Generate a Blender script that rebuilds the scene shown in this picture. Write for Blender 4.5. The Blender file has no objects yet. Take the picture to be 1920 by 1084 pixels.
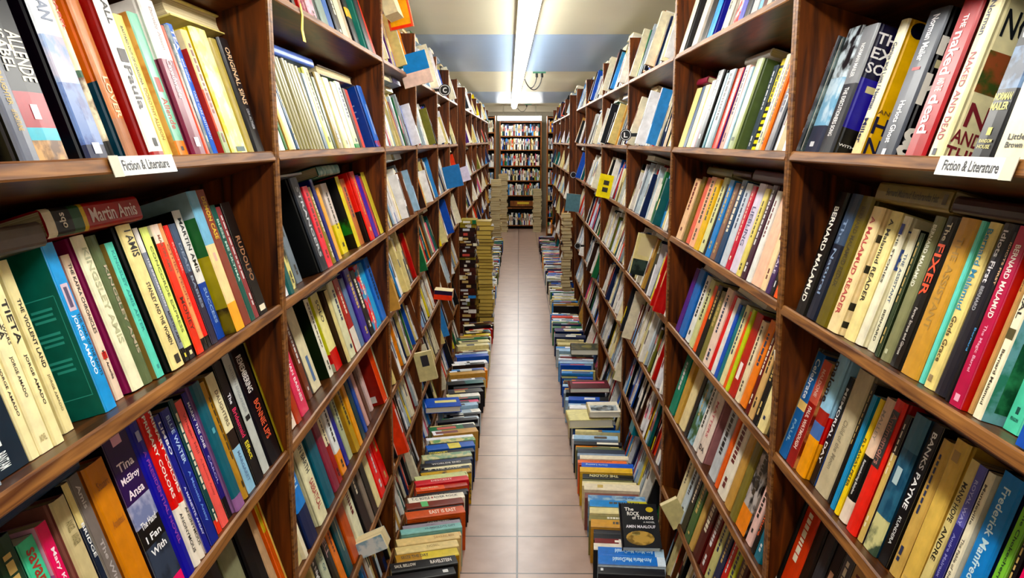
import bpy, math, random
from mathutils import Matrix, Vector
R = random.Random(7)
scene = bpy.context.scene
col = scene.collection

# ------------------------------------------------------------------ camera
F = 1575.0; EYE = 1.63
PITCH = math.atan(277 / F); YAW = math.atan(13 / F * math.cos(PITCH))
cam_data = bpy.data.cameras.new('camera')
cam_data.sensor_width = 36; cam_data.lens = 36 * F / 1920
cam_data.clip_start = 0.02; cam_data.clip_end = 100
cam = bpy.data.objects.new('camera', cam_data); col.objects.link(cam)
cam.location = (0, 0, EYE)
cam.rotation_euler = (math.pi / 2 - PITCH, 0, YAW)
scene.camera = cam
FX = (-math.sin(YAW) * math.cos(PITCH), math.cos(YAW) * math.cos(PITCH), -math.sin(PITCH))
RT = (math.cos(YAW), math.sin(YAW), 0)

# ------------------------------------------------------------------ world, exposure
world = bpy.data.worlds.new('world'); scene.world = world; world.use_nodes = True
world.node_tree.nodes['Background'].inputs[0].default_value = (0.80, 0.88, 1.0, 1)
world.node_tree.nodes['Background'].inputs[1].default_value = 0.12  # weak ambient fill, let in by the open end behind the camera
scene.view_settings.view_transform = 'Standard'
scene.view_settings.look = 'None'
scene.view_settings.gamma = 1
scene.view_settings.exposure = 0.5
scene.view_settings.use_curve_mapping = False
TUBE = 21.5            # strength of the fluorescent strip

# ------------------------------------------------------------------ materials
def lin(h):
    h = h.strip()
    return tuple(((int(h[i:i + 2], 16) / 255) ** 2.2) for i in (0, 2, 4)) + (1,)
def dye(h):
    """printed board: fuller colour and deeper blacks than the flat swatch"""
    c = lin(h)[:3]; g = 0.3*c[0] + 0.55*c[1] + 0.15*c[2]
    c = [max(0.001, g + (v-g)*1.14) for v in c]
    return tuple(min(0.92, (v**1.16)*1.0) for v in c) + (1,)
MATS = {}
def base_mat(name, rough=0.5, spec=0.5):
    m = bpy.data.materials.new(name); m.use_nodes = True
    b = m.node_tree.nodes['Principled BSDF']
    b.inputs['Roughness'].default_value = rough
    b.inputs['Specular IOR Level'].default_value = spec
    return m, m.node_tree, b
def paint(hexs, rough=0.31, noise=0.10):
    key = (hexs, rough)
    if key in MATS: return MATS[key]
    m, nt, b = base_mat('jacket_' + hexs.replace('~', '_'), rough, 0.28)
    two = hexs.split('~')
    n = nt.nodes.new('ShaderNodeTexNoise'); tc = nt.nodes.new('ShaderNodeTexCoord')
    nt.links.new(tc.outputs['Object'], n.inputs['Vector'])
    r = nt.nodes.new('ShaderNodeValToRGB')
    if len(two) == 2:
        n.inputs['Scale'].default_value = 28; n.inputs['Detail'].default_value = 6
        r.color_ramp.elements[0].position = 0.44; r.color_ramp.elements[1].position = 0.56
        r.color_ramp.elements[0].color = dye(two[0]); r.color_ramp.elements[1].color = dye(two[1])
    else:
        n.inputs['Scale'].default_value = 45; n.inputs['Detail'].default_value = 8
        c = dye(two[0])
        r.color_ramp.elements[0].position = 0.3; r.color_ramp.elements[1].position = 0.7
        r.color_ramp.elements[0].color = tuple(v * (1 - noise * 1.6) for v in c[:3]) + (1,)
        r.color_ramp.elements[1].color = tuple(min(1, v * (1 + noise)) for v in c[:3]) + (1,)
    nt.links.new(n.outputs['Fac'], r.inputs['Fac'])
    nt.links.new(r.outputs['Color'], b.inputs['Base Color'])
    MATS[key] = m
    return m
def flat(name, hexs, rough=0.5, metal=0):
    if name in MATS: return MATS[name]
    m, nt, b = base_mat(name, rough); b.inputs['Base Color'].default_value = lin(hexs)
    b.inputs['Metallic'].default_value = metal
    MATS[name] = m; return m
def ink(hexs): return flat('ink_' + hexs, hexs, 0.45)
def wood(name, dark, light, rough, axis='Y'):
    m, nt, b = base_mat(name, rough, 0.25)
    tc = nt.nodes.new('ShaderNodeTexCoord'); mp = nt.nodes.new('ShaderNodeMapping')
    n = nt.nodes.new('ShaderNodeTexNoise'); n2 = nt.nodes.new('ShaderNodeTexNoise')
    r = nt.nodes.new('ShaderNodeValToRGB'); mx = nt.nodes.new('ShaderNodeMix'); mx.data_type = 'RGBA'
    s = {'Y': (26, 2.2, 60), 'Z': (26, 60, 2.2), 'X': (2.2, 26, 60)}[axis]
    mp.inputs['Scale'].default_value = s
    nt.links.new(tc.outputs['Object'], mp.inputs['Vector']); nt.links.new(mp.outputs['Vector'], n.inputs['Vector'])
    nt.links.new(tc.outputs['Object'], n2.inputs['Vector'])
    n.inputs['Scale'].default_value = 1.6; n.inputs['Detail'].default_value = 9; n.inputs['Distortion'].default_value = 1.1
    n2.inputs['Scale'].default_value = 5
    r.color_ramp.elements[0].position = 0.32; r.color_ramp.elements[1].position = 0.72
    r.color_ramp.elements[0].color = lin(dark); r.color_ramp.elements[1].color = lin(light)
    nt.links.new(n.outputs['Fac'], r.inputs['Fac'])
    mx.blend_type = 'MULTIPLY'; mx.inputs['Factor'].default_value = 0.45
    nt.links.new(r.outputs['Color'], mx.inputs[6]); nt.links.new(n2.outputs['Fac'], mx.inputs[7])
    nt.links.new(mx.outputs[2], b.inputs['Base Color'])
    bp = nt.nodes.new('ShaderNodeBump'); bp.inputs['Strength'].default_value = 0.12
    nt.links.new(n.outputs['Fac'], bp.inputs['Height']); nt.links.new(bp.outputs['Normal'], b.inputs['Normal'])
    return m
W_SIDE = wood('stained_wood_upright', '240e04', '86430d', 0.42, 'Z')
W_SHELF = wood('stained_wood_shelf', '281205', '7c4518', 0.36, 'Y')
W_EDGE = wood('worn_wood_edge', '552c10', 'b0763c', 0.45, 'Y')
W_BACK = wood('shade_toned_wood_back', '0e0503', '1c0c06', 0.6, 'Z')  # near black: the shade behind the books is put into the panel colour
W_END = wood('oak_wood', '6a3512', 'b87030', 0.42, 'Z')

def pages_mat():
    m, nt, b = base_mat('page_edges', 0.8, 0.2)
    tc = nt.nodes.new('ShaderNodeTexCoord'); mp = nt.nodes.new('ShaderNodeMapping')
    mp.inputs['Scale'].default_value = (3, 900, 3)
    n = nt.nodes.new('ShaderNodeTexNoise'); n.inputs['Scale'].default_value = 1
    r = nt.nodes.new('ShaderNodeValToRGB')
    r.color_ramp.elements[0].position = 0.3; r.color_ramp.elements[1].position = 0.65
    r.color_ramp.elements[0].color = lin('a08a5c'); r.color_ramp.elements[1].color = lin('ecdcb0')
    nt.links.new(tc.outputs['Object'], mp.inputs['Vector']); nt.links.new(mp.outputs['Vector'], n.inputs['Vector'])
    nt.links.new(n.outputs['Fac'], r.inputs['Fac']); nt.links.new(r.outputs['Color'], b.inputs['Base Color'])
    return m
PAGES = pages_mat()
PAGES_WHITE = flat('pale_page_edges', 'e6e0cc', 0.8)
PAGES_TAN = flat('tan_page_edges', 'c8b488', 0.8)
PAGES_GOLD = flat('yellowed_page_edges', 'c8a84a', 0.8)

# ------------------------------------------------------------------ mesh helpers
class MB:
    def __init__(s): s.v = []; s.f = []; s.m = []; s.mats = []
    def slot(s, mat):
        if mat not in s.mats: s.mats.append(mat)
        return s.mats.index(mat)
    def add(s, vs, fs, mat, M=None):
        o = len(s.v)
        if M is not None: vs = [tuple(M @ Vector(v)) for v in vs]
        s.v += vs; k = s.slot(mat)
        for f in fs: s.f.append(tuple(i + o for i in f)); s.m.append(k)
    def box(s, a, b, mat, M=None, matf=None):
        x0, y0, z0 = a; x1, y1, z1 = b
        vs = [(x0,y0,z0),(x1,y0,z0),(x1,y1,z0),(x0,y1,z0),(x0,y0,z1),(x1,y0,z1),(x1,y1,z1),(x0,y1,z1)]
        fs = [(0,3,2,1),(4,5,6,7),(0,1,5,4),(1,2,6,5),(2,3,7,6),(3,0,4,7)]
        s.add(vs, fs, mat, M)
    def bbox(s, a, b, mat, w=0.003, M=None):          # box with chamfered long edges: 3 nested slabs, welded as one hull
        x0,y0,z0 = a; x1,y1,z1 = b
        prof = [(x0+w,y0),(x1-w,y0),(x1,y0+w),(x1,y1-w),(x1-w,y1),(x0+w,y1),(x0,y1-w),(x0,y0+w)]
        def ins(p, d):
            cx, cy = (x0+x1)/2, (y0+y1)/2
            return (p[0] + (d if p[0] < cx else -d), p[1] + (d if p[1] < cy else -d))
        rings = [([ins(p, w) for p in prof], z0), (prof, z0+w), (prof, z1-w), ([ins(p, w) for p in prof], z1)]
        vs = [(p[0], p[1], z) for r, z in rings for p in r]
        fs = [tuple(reversed(range(8))), tuple(range(24, 32))]
        for k in range(3):
            for i in range(8):
                j = (i+1) % 8
                fs.append((k*8+i, k*8+j, k*8+8+j, k*8+8+i))
        s.add(vs, fs, mat, M)
    def mesh(s, name):
        me = bpy.data.meshes.new(name); me.from_pydata(s.v, [], s.f)
        for m in s.mats: me.materials.append(m)
        me.polygons.foreach_set('material_index', s.m); me.update()
        return me
    def build(s, name, parent=None, M=None):
        o = bpy.data.objects.new(name, s.mesh(name)); col.objects.link(o)
        if parent is not None: o.parent = parent
        if M is not None: o.matrix_world = M
        return o
    def tube(s, pts, r, mat, n=8):
        rings = []
        for i, p in enumerate(pts):
            p = Vector(p)
            d = (Vector(pts[min(i+1, len(pts)-1)]) - Vector(pts[max(i-1, 0)])).normalized()
            a = d.cross(Vector((0,0,1)));
            if a.length < 0.05: a = d.cross(Vector((0,1,0)))
            a.normalize(); b = d.cross(a)
            rings.append([tuple(p + r*(math.cos(t*2*math.pi/n)*a + math.sin(t*2*math.pi/n)*b)) for t in range(n)])
        vs = [v for rg in rings for v in rg]; fs = []
        for k in range(len(rings)-1):
            for i in range(n):
                j = (i+1) % n; fs.append((k*n+i, k*n+j, k*n+n+j, k*n+n+i))
        fs.append(tuple(reversed(range(n)))); fs.append(tuple(range((len(rings)-1)*n, len(rings)*n)))
        s.add(vs, fs, mat)
def tag(o, label=None, cat=None, group=None, kind=None):
    if label: o['label'] = label
    if cat: o['category'] = cat
    if group: o['group'] = group
    if kind: o['kind'] = kind
    return o
def empty(name, M=None, loc=None):
    o = bpy.data.objects.new(name, None); col.objects.link(o); o.empty_display_size = 0.05
    if M is not None: o.matrix_world = M
    if loc is not None: o.location = loc
    return o
TEXTS = {}
def text_geo(st):
    if st in TEXTS: return TEXTS[st]
    c = bpy.data.curves.new('t', 'FONT'); c.body = st; c.resolution_u = 2; c.size = 1; c.offset = 0.018
    o = bpy.data.objects.new('t', c)
    me = bpy.data.meshes.new_from_object(o)
    vs = [tuple(v.co) for v in me.vertices]; fs = [tuple(p.vertices) for p in me.polygons]
    bpy.data.objects.remove(o); bpy.data.curves.remove(c); bpy.data.meshes.remove(me)
    if not vs: TEXTS[st] = ([], [], 1, 1); return TEXTS[st]
    x0 = min(v[0] for v in vs); x1 = max(v[0] for v in vs); y0 = min(v[1] for v in vs); y1 = max(v[1] for v in vs)
    vs = [(v[0]-x0, v[1]-y0, 0) for v in vs]
    TEXTS[st] = (vs, fs, x1-x0, y1-y0); return TEXTS[st]
def put_text(mb, st, org, ax, ay, length, height, mat):   # fills the box length x height starting at org
    vs, fs, w, h = text_geo(st)
    if not vs: return
    org = Vector(org); ax = Vector(ax); ay = Vector(ay)
    sx = length / w; sy = height / h
    if sx > sy * 1.7: sx = sy * 1.7
    mb.add([tuple(org + ax*(v[0]*sx) + ay*(v[1]*sy)) for v in vs], fs, mat)

def parse_bands(sp):
    out = []; z = 0
    for p in sp.split(','):
        if ':' in p: c, q = p.split(':'); q = float(q)/100
        else: c, q = p, 1.0
        out.append((z, q, c)); z = q
    return out

# ------------------------------------------------------------------ a book, local axes: x into the shelf, z up the spine
def cover_mesh(d, t, h, hard, spine, cover, texts, ctexts, side, bars=None):
    """jacket or paper cover: boards, rounded spine, colour bands, lettering. side=+1: the +y board faces the camera"""
    mb = MB(); T = t/2; w = 0.0026 if hard else 0.0006
    w = min(w, T*0.4)
    rr = min(0.005, T*0.55)
    if hard: outer = [(d, -T), (0.011, -T), (0.008, -T+0.0012), (0.004, -T), (0.0012, -T+rr*0.45), (0, -T+rr), (-0.0008, 0), (0, T-rr), (0.0012, T-rr*0.45), (0.004, T), (0.008, T-0.0012), (0.011, T), (d, T)]
    else: outer = [(d, -T), (0.002, -T), (0, -T+min(0.002, T*.3)), (0, T-min(0.002, T*.3)), (0.002, T), (d, T)]
    n = len(outer)
    inner = []
    for (x, y) in outer:
        xi = max(x, w) if x < d else x
        inner.append((xi, max(-T+w, min(T-w, y))))
    sb = parse_bands(spine); cb = parse_bands(cover or spine)
    zs = sorted(set([0.0, 1.0] + [q for _, q, _ in sb] + [q for _, q, _ in cb]))
    def colour(b, z):
        for z0, z1, c in b:
            if z < z1: return c
        return b[-1][2]
    for k in range(len(zs)-1):
        z0, z1 = zs[k]*h, zs[k+1]*h; zm = (zs[k]+zs[k+1])/2
        ms = paint(colour(sb, zm)); mc = paint(colour(cb, zm))
        for i in range(n-1):
            a, b2 = outer[i], outer[i+1]
            onspine = max(a[0], b2[0]) <= 0.0045
            mb.add([(a[0],a[1],z0),(b2[0],b2[1],z0),(b2[0],b2[1],z1),(a[0],a[1],z1)], [(3,2,1,0)], ms if onspine else mc)
            a2, b3 = inner[i], inner[i+1]
            mb.add([(a2[0],a2[1],z0),(b3[0],b3[1],z0),(b3[0],b3[1],z1),(a2[0],a2[1],z1)], [(0,1,2,3)], paint(cb[0][2]))
    for z, fl in ((0, False), (h, True)):
        mat = paint(cb[0][2] if z == 0 else cb[-1][2])
        for i in range(n-1):
            a, b2, a2, b3 = outer[i], outer[i+1], inner[i], inner[i+1]
            f = (0,1,2,3) if fl else (3,2,1,0)
            mb.add([(a[0],a[1],z),(a2[0],a2[1],z),(b3[0],b3[1],z),(b2[0],b2[1],z)], [f], mat)
    for s in (0, n-1):
        a, a2 = outer[s], inner[s]
        mb.add([(a[0],a[1],0),(a2[0],a2[1],0),(a2[0],a2[1],h),(a[0],a[1],h)], [(0,1,2,3)], paint(cb[0][2]))
    xo = -0.0012 if hard else -0.0004
    usable = t - 2*(0.3*rr) if hard else t*0.95
    for tx in texts:
        p = tx.split('@'); st = p[0]; z0, z1 = [float(v)/100*h for v in p[1].split('-')]
        hx = p[2] if len(p) > 2 else 'f0ece0'; fr = float(p[3]) if len(p) > 3 else 0.55; off = float(p[4]) if len(p) > 4 else 0.0
        if st.startswith('='):           # lettering set across the spine
            hh = z1-z0
            put_text(mb, st[1:], (xo, usable*fr/2, z0), (0,-1,0), (0,0,1), usable*fr, hh, ink(hx)); continue
        if st.startswith('#'):           # plain printed block or emblem
            mb.add([(xo, -usable*fr/2+off*t, z0), (xo, usable*fr/2+off*t, z0), (xo, usable*fr/2+off*t, z1), (xo, -usable*fr/2+off*t, z1)], [(0,1,2,3)], ink(hx)); continue
        hh = usable*fr
        put_text(mb, st, (xo, hh/2 + off*t, z1), (0,0,-1), (0,-1,0), z1-z0, hh, ink(hx))
    yo = side*(T+0.0004)
    for tx in ctexts:
        p = tx.split('@'); st = p[0]; x0, x1 = [float(v)/100*d for v in p[1].split('-')]; z0, z1 = [float(v)/100*h for v in p[2].split('-')]
        hx = p[3]
        if st == '#':
            mb.add([(x0,yo,z0),(x1,yo,z0),(x1,yo,z1),(x0,yo,z1)], [(0,1,2,3) if side < 0 else (3,2,1,0)], paint(hx) if '~' in hx else ink(hx))
        elif st == 'O':
            cx, cz, rx, rz = (x0+x1)/2, (z0+z1)/2, (x1-x0)/2, (z1-z0)/2
            mb.add([(cx+rx*math.cos(a*math.pi/10), yo, cz+rz*math.sin(a*math.pi/10)) for a in range(20)], [tuple(range(20))[::1 if side < 0 else -1]], paint(hx))
        else:
            yy = yo + side*0.0003
            if side < 0: put_text(mb, st, (x0, yy, z0), (1,0,0), (0,0,1), x1-x0, z1-z0, ink(hx))
            else: put_text(mb, st, (x1, yy, z0), (-1,0,0), (0,0,1), x1-x0, z1-z0, ink(hx))
    if bars:                              # print too small to read: thin dashes of ink
        for (z0, z1, fr, hx) in bars:
            z = z1*h
            while z > z0*h:
                l = bars_rng.uniform(0.005, 0.016)
                if z-l < z0*h: break
                q = usable*fr/2
                mb.add([(xo,-q,z-l),(xo,q,z-l),(xo,q,z),(xo,-q,z)], [(0,1,2,3)], ink(hx)); z -= l+0.003
    return mb
bars_rng = random.Random(3)
def page_mesh(d, t, h, hard, mat):
    mb = MB(); w = 0.0026 if hard else 0.0007; T = t/2 - min(w, t*0.2)
    e = 0.0035 if hard else 0.0003; x1 = d-0.005 if hard else d-0.0008
    x0 = 0.004 if hard else 0.0012
    bow = 0.003 if hard else 0.0
    prof = [(x0,-T),(x1,-T),(x1-bow*0.7,-T*0.5),(x1-bow,0),(x1-bow*0.7,T*0.5),(x1,T),(x0,T)]
    n = len(prof)
    vs = [(p[0],p[1],z) for z in (e, h-e) for p in prof]
    fs = [tuple(reversed(range(n))), tuple(range(n, 2*n))] + [(i,(i+1)%n,n+(i+1)%n,n+i) for i in range(n)]
    mb.add(vs, fs, mat)
    return mb
NAMES = [('white','f0ece4'),('cream','eadfb4'),('tan','c39a5a'),('brown','6b4226'),('black','101014'),('dark grey','43464e'),('grey','8a8c90'),
 ('red','b8241c'),('dark red','6e1414'),('orange','e8701c'),('yellow','ecd83c'),('olive','827a3a'),('green','2c7a3c'),('dark green','14301c'),('teal','14686c'),
 ('turquoise','4cc4b8'),('sky blue','4aa4dc'),('blue','2456b8'),('navy','161c4a'),('purple','4a2888'),('pink','e07898'),('magenta','b81c58'),('peach','eebc98'),('salmon','e0705c'),('pale blue','a8c4dc'),('pale green','b8caa0'),('mauve','94788c'),('dark brown','2e1a10'),('maroon','5c1c30'),('slate blue','5a7490')]
def cname(hx):
    hx = hx.split('~')[0]; c = [int(hx[i:i+2],16) for i in (0,2,4)]
    return min(NAMES, key=lambda q: sum((c[i]-int(q[1][2*i:2*i+2],16))**2 for i in range(3)))[0]
def auto_look(t, h, hard, spine, texts, bars):
    b = parse_bands(spine)
    big = sorted(b, key=lambda q: q[0]-q[1])
    n1 = cname(big[0][2]); s = n1
    if len(big) > 1 and cname(big[1][2]) != n1: s += ' and ' + cname(big[1][2])
    size = 'slim ' if t < 0.015 else ('thick ' if t > 0.038 else '')
    if h > 0.245: size = 'tall ' + size
    s = size + s + (' hardcover' if hard else ' paperback')
    return s
NBOOK = [0]
QUEUE = []
def make_book(*a, **k):
    """queued: the largest 300 in the picture become objects of their own, the rest join the mass of books"""
    M, d, t, h = a[:4]
    c = M @ Vector((0, 0, h/2)); v = c - Vector((0, 0, EYE)); n = (M.to_3x3() @ Vector((-1, 0, 0)))
    dist = v.length; area = t*h*(F/dist)**2 * max(0.12, abs(n.dot(v.normalized())))
    dp = v.dot(Vector(FX)); up = Vector((RT[1]*FX[2], -RT[0]*FX[2], RT[0]*FX[1]-RT[1]*FX[0]))
    px = 960 + F*v.dot(Vector(RT))/dp; py = 542 - F*v.dot(up)/dp
    if not (-20 < px < 1940 and -60 < py < 1150): area *= 0.3
    if 'standing on' not in a[11] and 'floor' not in a[11].split(' on the ')[-1]: area += 3000
    QUEUE.append((area, len(QUEUE), list(a), k))
def flush_books(limit):
    q = sorted(QUEUE, key=lambda e: -e[0])
    keep = set(e[1] for e in q[:limit])
    print('smallest kept', q[min(limit, len(q))-1][0], 'queued', len(q))
    for e in QUEUE:
        if e[1] in keep: real_book(*e[2], **e[3])
        else:
            M, d, t, h, hard, spine, cover, texts, ctexts, side = e[2][:10]
            for part in (cover_mesh(d, t, h, hard, spine, cover, texts, ctexts, side), page_mesh(d, t, h, hard, PAGES_WHITE)):
                o = len(ST_MB.v); ST_MB.v += [tuple(M @ Vector(v)) for v in part.v]
                for f, m in zip(part.f, part.m):
                    ST_MB.f.append(tuple(i + o for i in f)); ST_MB.m.append(ST_MB.slot(part.mats[m]))
def real_book(M, d, t, h, hard, spine, cover, texts, ctexts, side, label, group, bars=None, pmat=None):
    if len(label.replace('-', ' ').split()) > 15: print('LONG', len(label.split()), label)
    e = empty('book', M)
    tag(e, label, 'book', group)
    cm = cover_mesh(d, t, h, hard, spine, cover, texts, ctexts, side, bars).build('cover', e)
    pm = page_mesh(d, t, h, hard, pmat or PAGES).build('page_block', e)
    NBOOK[0] += 1
    return e
def frame(org, x, y, z):
    M = Matrix.Identity(4)
    for i in range(3):
        M[i][0] = x[i]; M[i][1] = y[i]; M[i][2] = z[i]; M[i][3] = org[i]
    return M

# ------------------------------------------------------------------ layout of the two racks
TILT = math.radians(17.0); CT, ST = math.cos(TILT), math.sin(TILT)
XL, XR = -0.48, 0.53
SZ = [1.92, 1.612, 1.308, 1.000, 0.692, 0.384, 0.085]
UL = [0.42, 1.67, 3.03, 3.98, 5.00, 5.86, 6.66]
UL2 = [7.60, 8.60, 9.6, 10.8, 12.0, 13.2]
UR = [0.42, 1.67, 2.94, 4.15, 5.42, 6.75, 7.85]
UR2 = [8.9, 9.8, 10.8, 12.0, 13.2]
def solve_y(px, X, z):
    dz = z - EYE
    return (F*X*RT[0] - (px-960)*(X*FX[0] + dz*FX[2])) / ((px-960)*FX[1] - F*RT[1])
def shelf_frame(sx, y, z, s, lean=0.0):
    """frame of a book whose spine foot stands s behind the front edge of a back-tilted shelf"""
    X0 = XL if sx < 0 else XR
    th = TILT + lean; c, n = math.cos(th), math.sin(th)
    q = 0.0008 + max(0.0, lean)*0.16      # rests on the heel of the spine or of the fore edge
    org = (X0 + sx*(CT*s + ST*q), y, z - ST*s + CT*q)
    return frame(org, (sx*c, 0, -n), (0, 1 if sx > 0 else -1, 0), (sx*n, 0, c))
ORD = lambda n: str(n) + ('th' if 10 <= n % 100 <= 20 else {1:'st',2:'nd',3:'rd'}.get(n % 10, 'th'))
FREE = {}          # (side, bay, shelf) -> taken y interval of the hand-laid rows
def row(side, bay, k, data, where):
    sx = -1 if side == 'L' else 1; X0 = XL if sx < 0 else XR; z = SZ[k]
    rows = [ln.strip() for ln in data.strip().split('\n') if ln.strip()]
    ent = []
    for ln in rows:
        p = (ln.split('|') + ['']*8)[:8]
        if p[6] in ('P', 'H', 'HN', 'PN') and not p[7]: p[6], p[7] = '', p[6]
        a, b = [float(v) for v in p[0].split('-', 1)] if not p[0].startswith('~') else [-float(p[0][1:].split('-')[0]), float(p[0].split('-')[1])]
        ent.append([a, b, float(p[1]), p[2], p[3], [q for q in p[4].split(';') if q], [q for q in p[5].split(';') if q], p[6], p[7]])
    # far to near
    if sx < 0: ent = ent[::-1]
    U = UL if sx < 0 else UR
    s = 0.006; yfar = None; lim = U[bay+1] - 0.016; out = []
    for i, e in enumerate(ent):
        far_px, near_px = (e[1], e[0]) if sx < 0 else (e[0], e[1])
        if yfar is not None:
            # the cover strip seen between this book and the one behind it tells how far this one is pushed in
            g = (prev_near - far_px) if sx < 0 else (far_px - prev_near)
            if g > 1.5: s = min(0.05, s + g*yfar/F)
            else: s = max(0.003, min(s, 0.03) - R.uniform(0, 0.005))
        y1 = solve_y(far_px, X0 + sx*CT*s, z - ST*s)
        if yfar is not None: y1 = min(y1, yfar)
        else: y1 = min(y1, lim)
        y0 = solve_y(near_px, X0 + sx*CT*s, z - ST*s)
        if y1 - y0 < 0.006: y0 = y1 - 0.006
        if y1 - y0 > 0.075: y0 = y1 - 0.075
        if y0 < U[bay] + 0.02: break
        yfar = y0; prev_near = near_px
        out.append((e, y0, y1, s))
    n = len(out)
    for i, (e, y0, y1, s) in enumerate(out):
        t = y1 - y0 - 0.0008; h = e[2]/100
        hard = 'H' in e[8] or (h >= 0.218 and 'P' not in e[8])
        d = (0.155 if hard else 0.118) * (h/0.22 if hard else h/0.2)
        d = min(d, 0.235 - s)
        bars = None
        if not e[5] and 'N' not in e[8]:
            lum = sum(int(e[3].split(',')[-1].split('~')[0][j:j+2], 16) for j in (0,2,4))
            hx = R.choice(['241c18','6a2018','1c2c50','3a3020']) if lum > 380 else R.choice(['e8dcc0','c8a860','d8d8d8'])
            bars = [(R.uniform(.3,.5), R.uniform(.85,.95), R.uniform(.2,.4), hx)]
            if R.random() < .6: bars.append((0.06, R.uniform(.14,.26), 0.3, hx))
        look = e[7] or auto_look(t, h, hard, e[3], e[5], bars)
        label = '%s, %s from far upright, %s' % (look, ORD(i+1), where)
        for a_, b_ in ((' far upright', ' upright'), (' case,', ''), (' with a ', ' with '), (' and a ', ' and '), (' on its cover', ''), (' near its foot', ''), (' at its foot', ''), (' across its spine', ''), (' a ', ' ')):
            if len(label.replace('-', ' ').split()) > 15: label = label.replace(a_, b_)
        M = shelf_frame(sx, (y0+y1)/2, z, s, lean=R.uniform(-.012, .012))
        make_book(M, d, t, h, hard, e[3], e[4], e[5], e[6], 1 if sx < 0 else -1, label, 'books standing on the shelves', bars, R.choice([PAGES, PAGES, PAGES_WHITE]))
    FREE[(side, bay, k)] = (out[-1][1] if out else lim, out[0][2] if out else lim)
    return out

# ------------------------------------------------------------------ hand-laid rows:  from-to | height | spine bands | cover bands | spine lettering | cover lettering | look | flags
row('L', 0, 1, '''
~60-0|23|d8c88a||||cream hardcover with a cracked spine|
49-84|23|6b6f7c|0b0b12|#@55-66@c9a33c@.7;DAUGHTER@28-44@b89a4a@.3;of FORTUNE@16-26@b89a4a@.3||dusty grey hardcover with gold emblem|H
75-140|24.5|6a4c30~c8a070:14,38b0c4:20,9c1838:37,24262e|6a4c30~c8a070:14,38b0c4:20,9c1838:37,7a1018|SOUL@80-97@f0e8c0@.45;ISABEL@46-66@f0e8c8@.3@.2;ALLENDE@42-66@f0e8c8@.4@-.2;#@56-59@f0f0f0@.15;#@24-31@f4f0f0@.2|#@2-40@68-74@c85058|black hardcover with crimson and cyan bands near its foot|H
174-214|24|1c2448:12,6f86b4~3a4c86:45,8ea2c4~b8b4c4:70,e0e4ec|05061a|#@7-13@f4f0f0@.35;PLAN@78-96@7a8498@.5|#@60-95@10-15@a8a8b0|thick navy hardcover with misty blue painted spine|H
216-226|23.5|14140f:14,e8dcc0~6a4a38:50,2a5a38:54,f0e4c4||ISABEL@66-96@c83828@.6||slim cream paperback with red lettering|
248-268|24|b88a70:26,c88a60|1c4658:48,d8782c|LOVER@26-50@f0d8b0@.5||orange hardcover with a dark teal lower half|H
290-314|24|9c1a14:5,f2f0ec|9c1a14|Paula@30-56@26221e@.5;#@8-13@1a1a1a@.3;#@58-66@281818@.6;ALL@80-94@26221e@.4||white spined red hardcover with handwritten title|H
314-329|21.5|e8dc90||BASTARD OUT OF CAROLINA@52-92@2c2a18@.3@.1;DOROTHY ALLISON@14-50@a07820@.4||pale yellow paperback with two lines of lettering|
340-357|22|e08a20:12,8cc4ac|e0b878~c89458|Allende@20-42@b03820@.55;#@46-56@c83020@.5;#@5-8@201810@.3|#@10-30@80-82@806040;#@10-34@77-79@806040;#@10-30@60-62@806040;#@10-30@40-42@806040|tan paperback with a mint spine and orange foot|P
366-390|24.5|7a2044:62,f0ece6|7a2044:62,f0ece6|Cavedweller@36-62@e8c8d0@.35;Dorothy Allison@68-95@b09898@.3;#@6-12@f0f0f0@.35||tall maroon hardcover with a white top|H
391-396|21|e06850|||||P
396-403|21.5|50606a~8a9aa0||||grey photographic paperback|P
403-412|22|2672cc||TEA@80-96@f4f4f4@.6;and other@56-74@e0ecf8@.45;TAKE CARE ANTHONY@12-50@e0ecf8@.45||bright blue paperback with white lettering|P
424-434|21|98a878:18,e07058:52,e0cc90|b83c2c:85,f0dcb0|||red paperback with a cream, salmon and sage spine|P
437-466|22|f0e478~f4f0b8|e8d840|#@1-5@285050@.6||thick bright yellow hardcover with a dark stain at its foot|H
467-479|21|a89850||||plain olive tan hardcover|HN
482-498|21.5|1b1b20|1b1b20|ORIGINAL SINS@42-92@d8b088@.5;LISA ALTHER@20-38@9a9aa0@.3||glossy black hardcover with gold lettering|H
''', 'nearest left case, top shelf')
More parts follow.
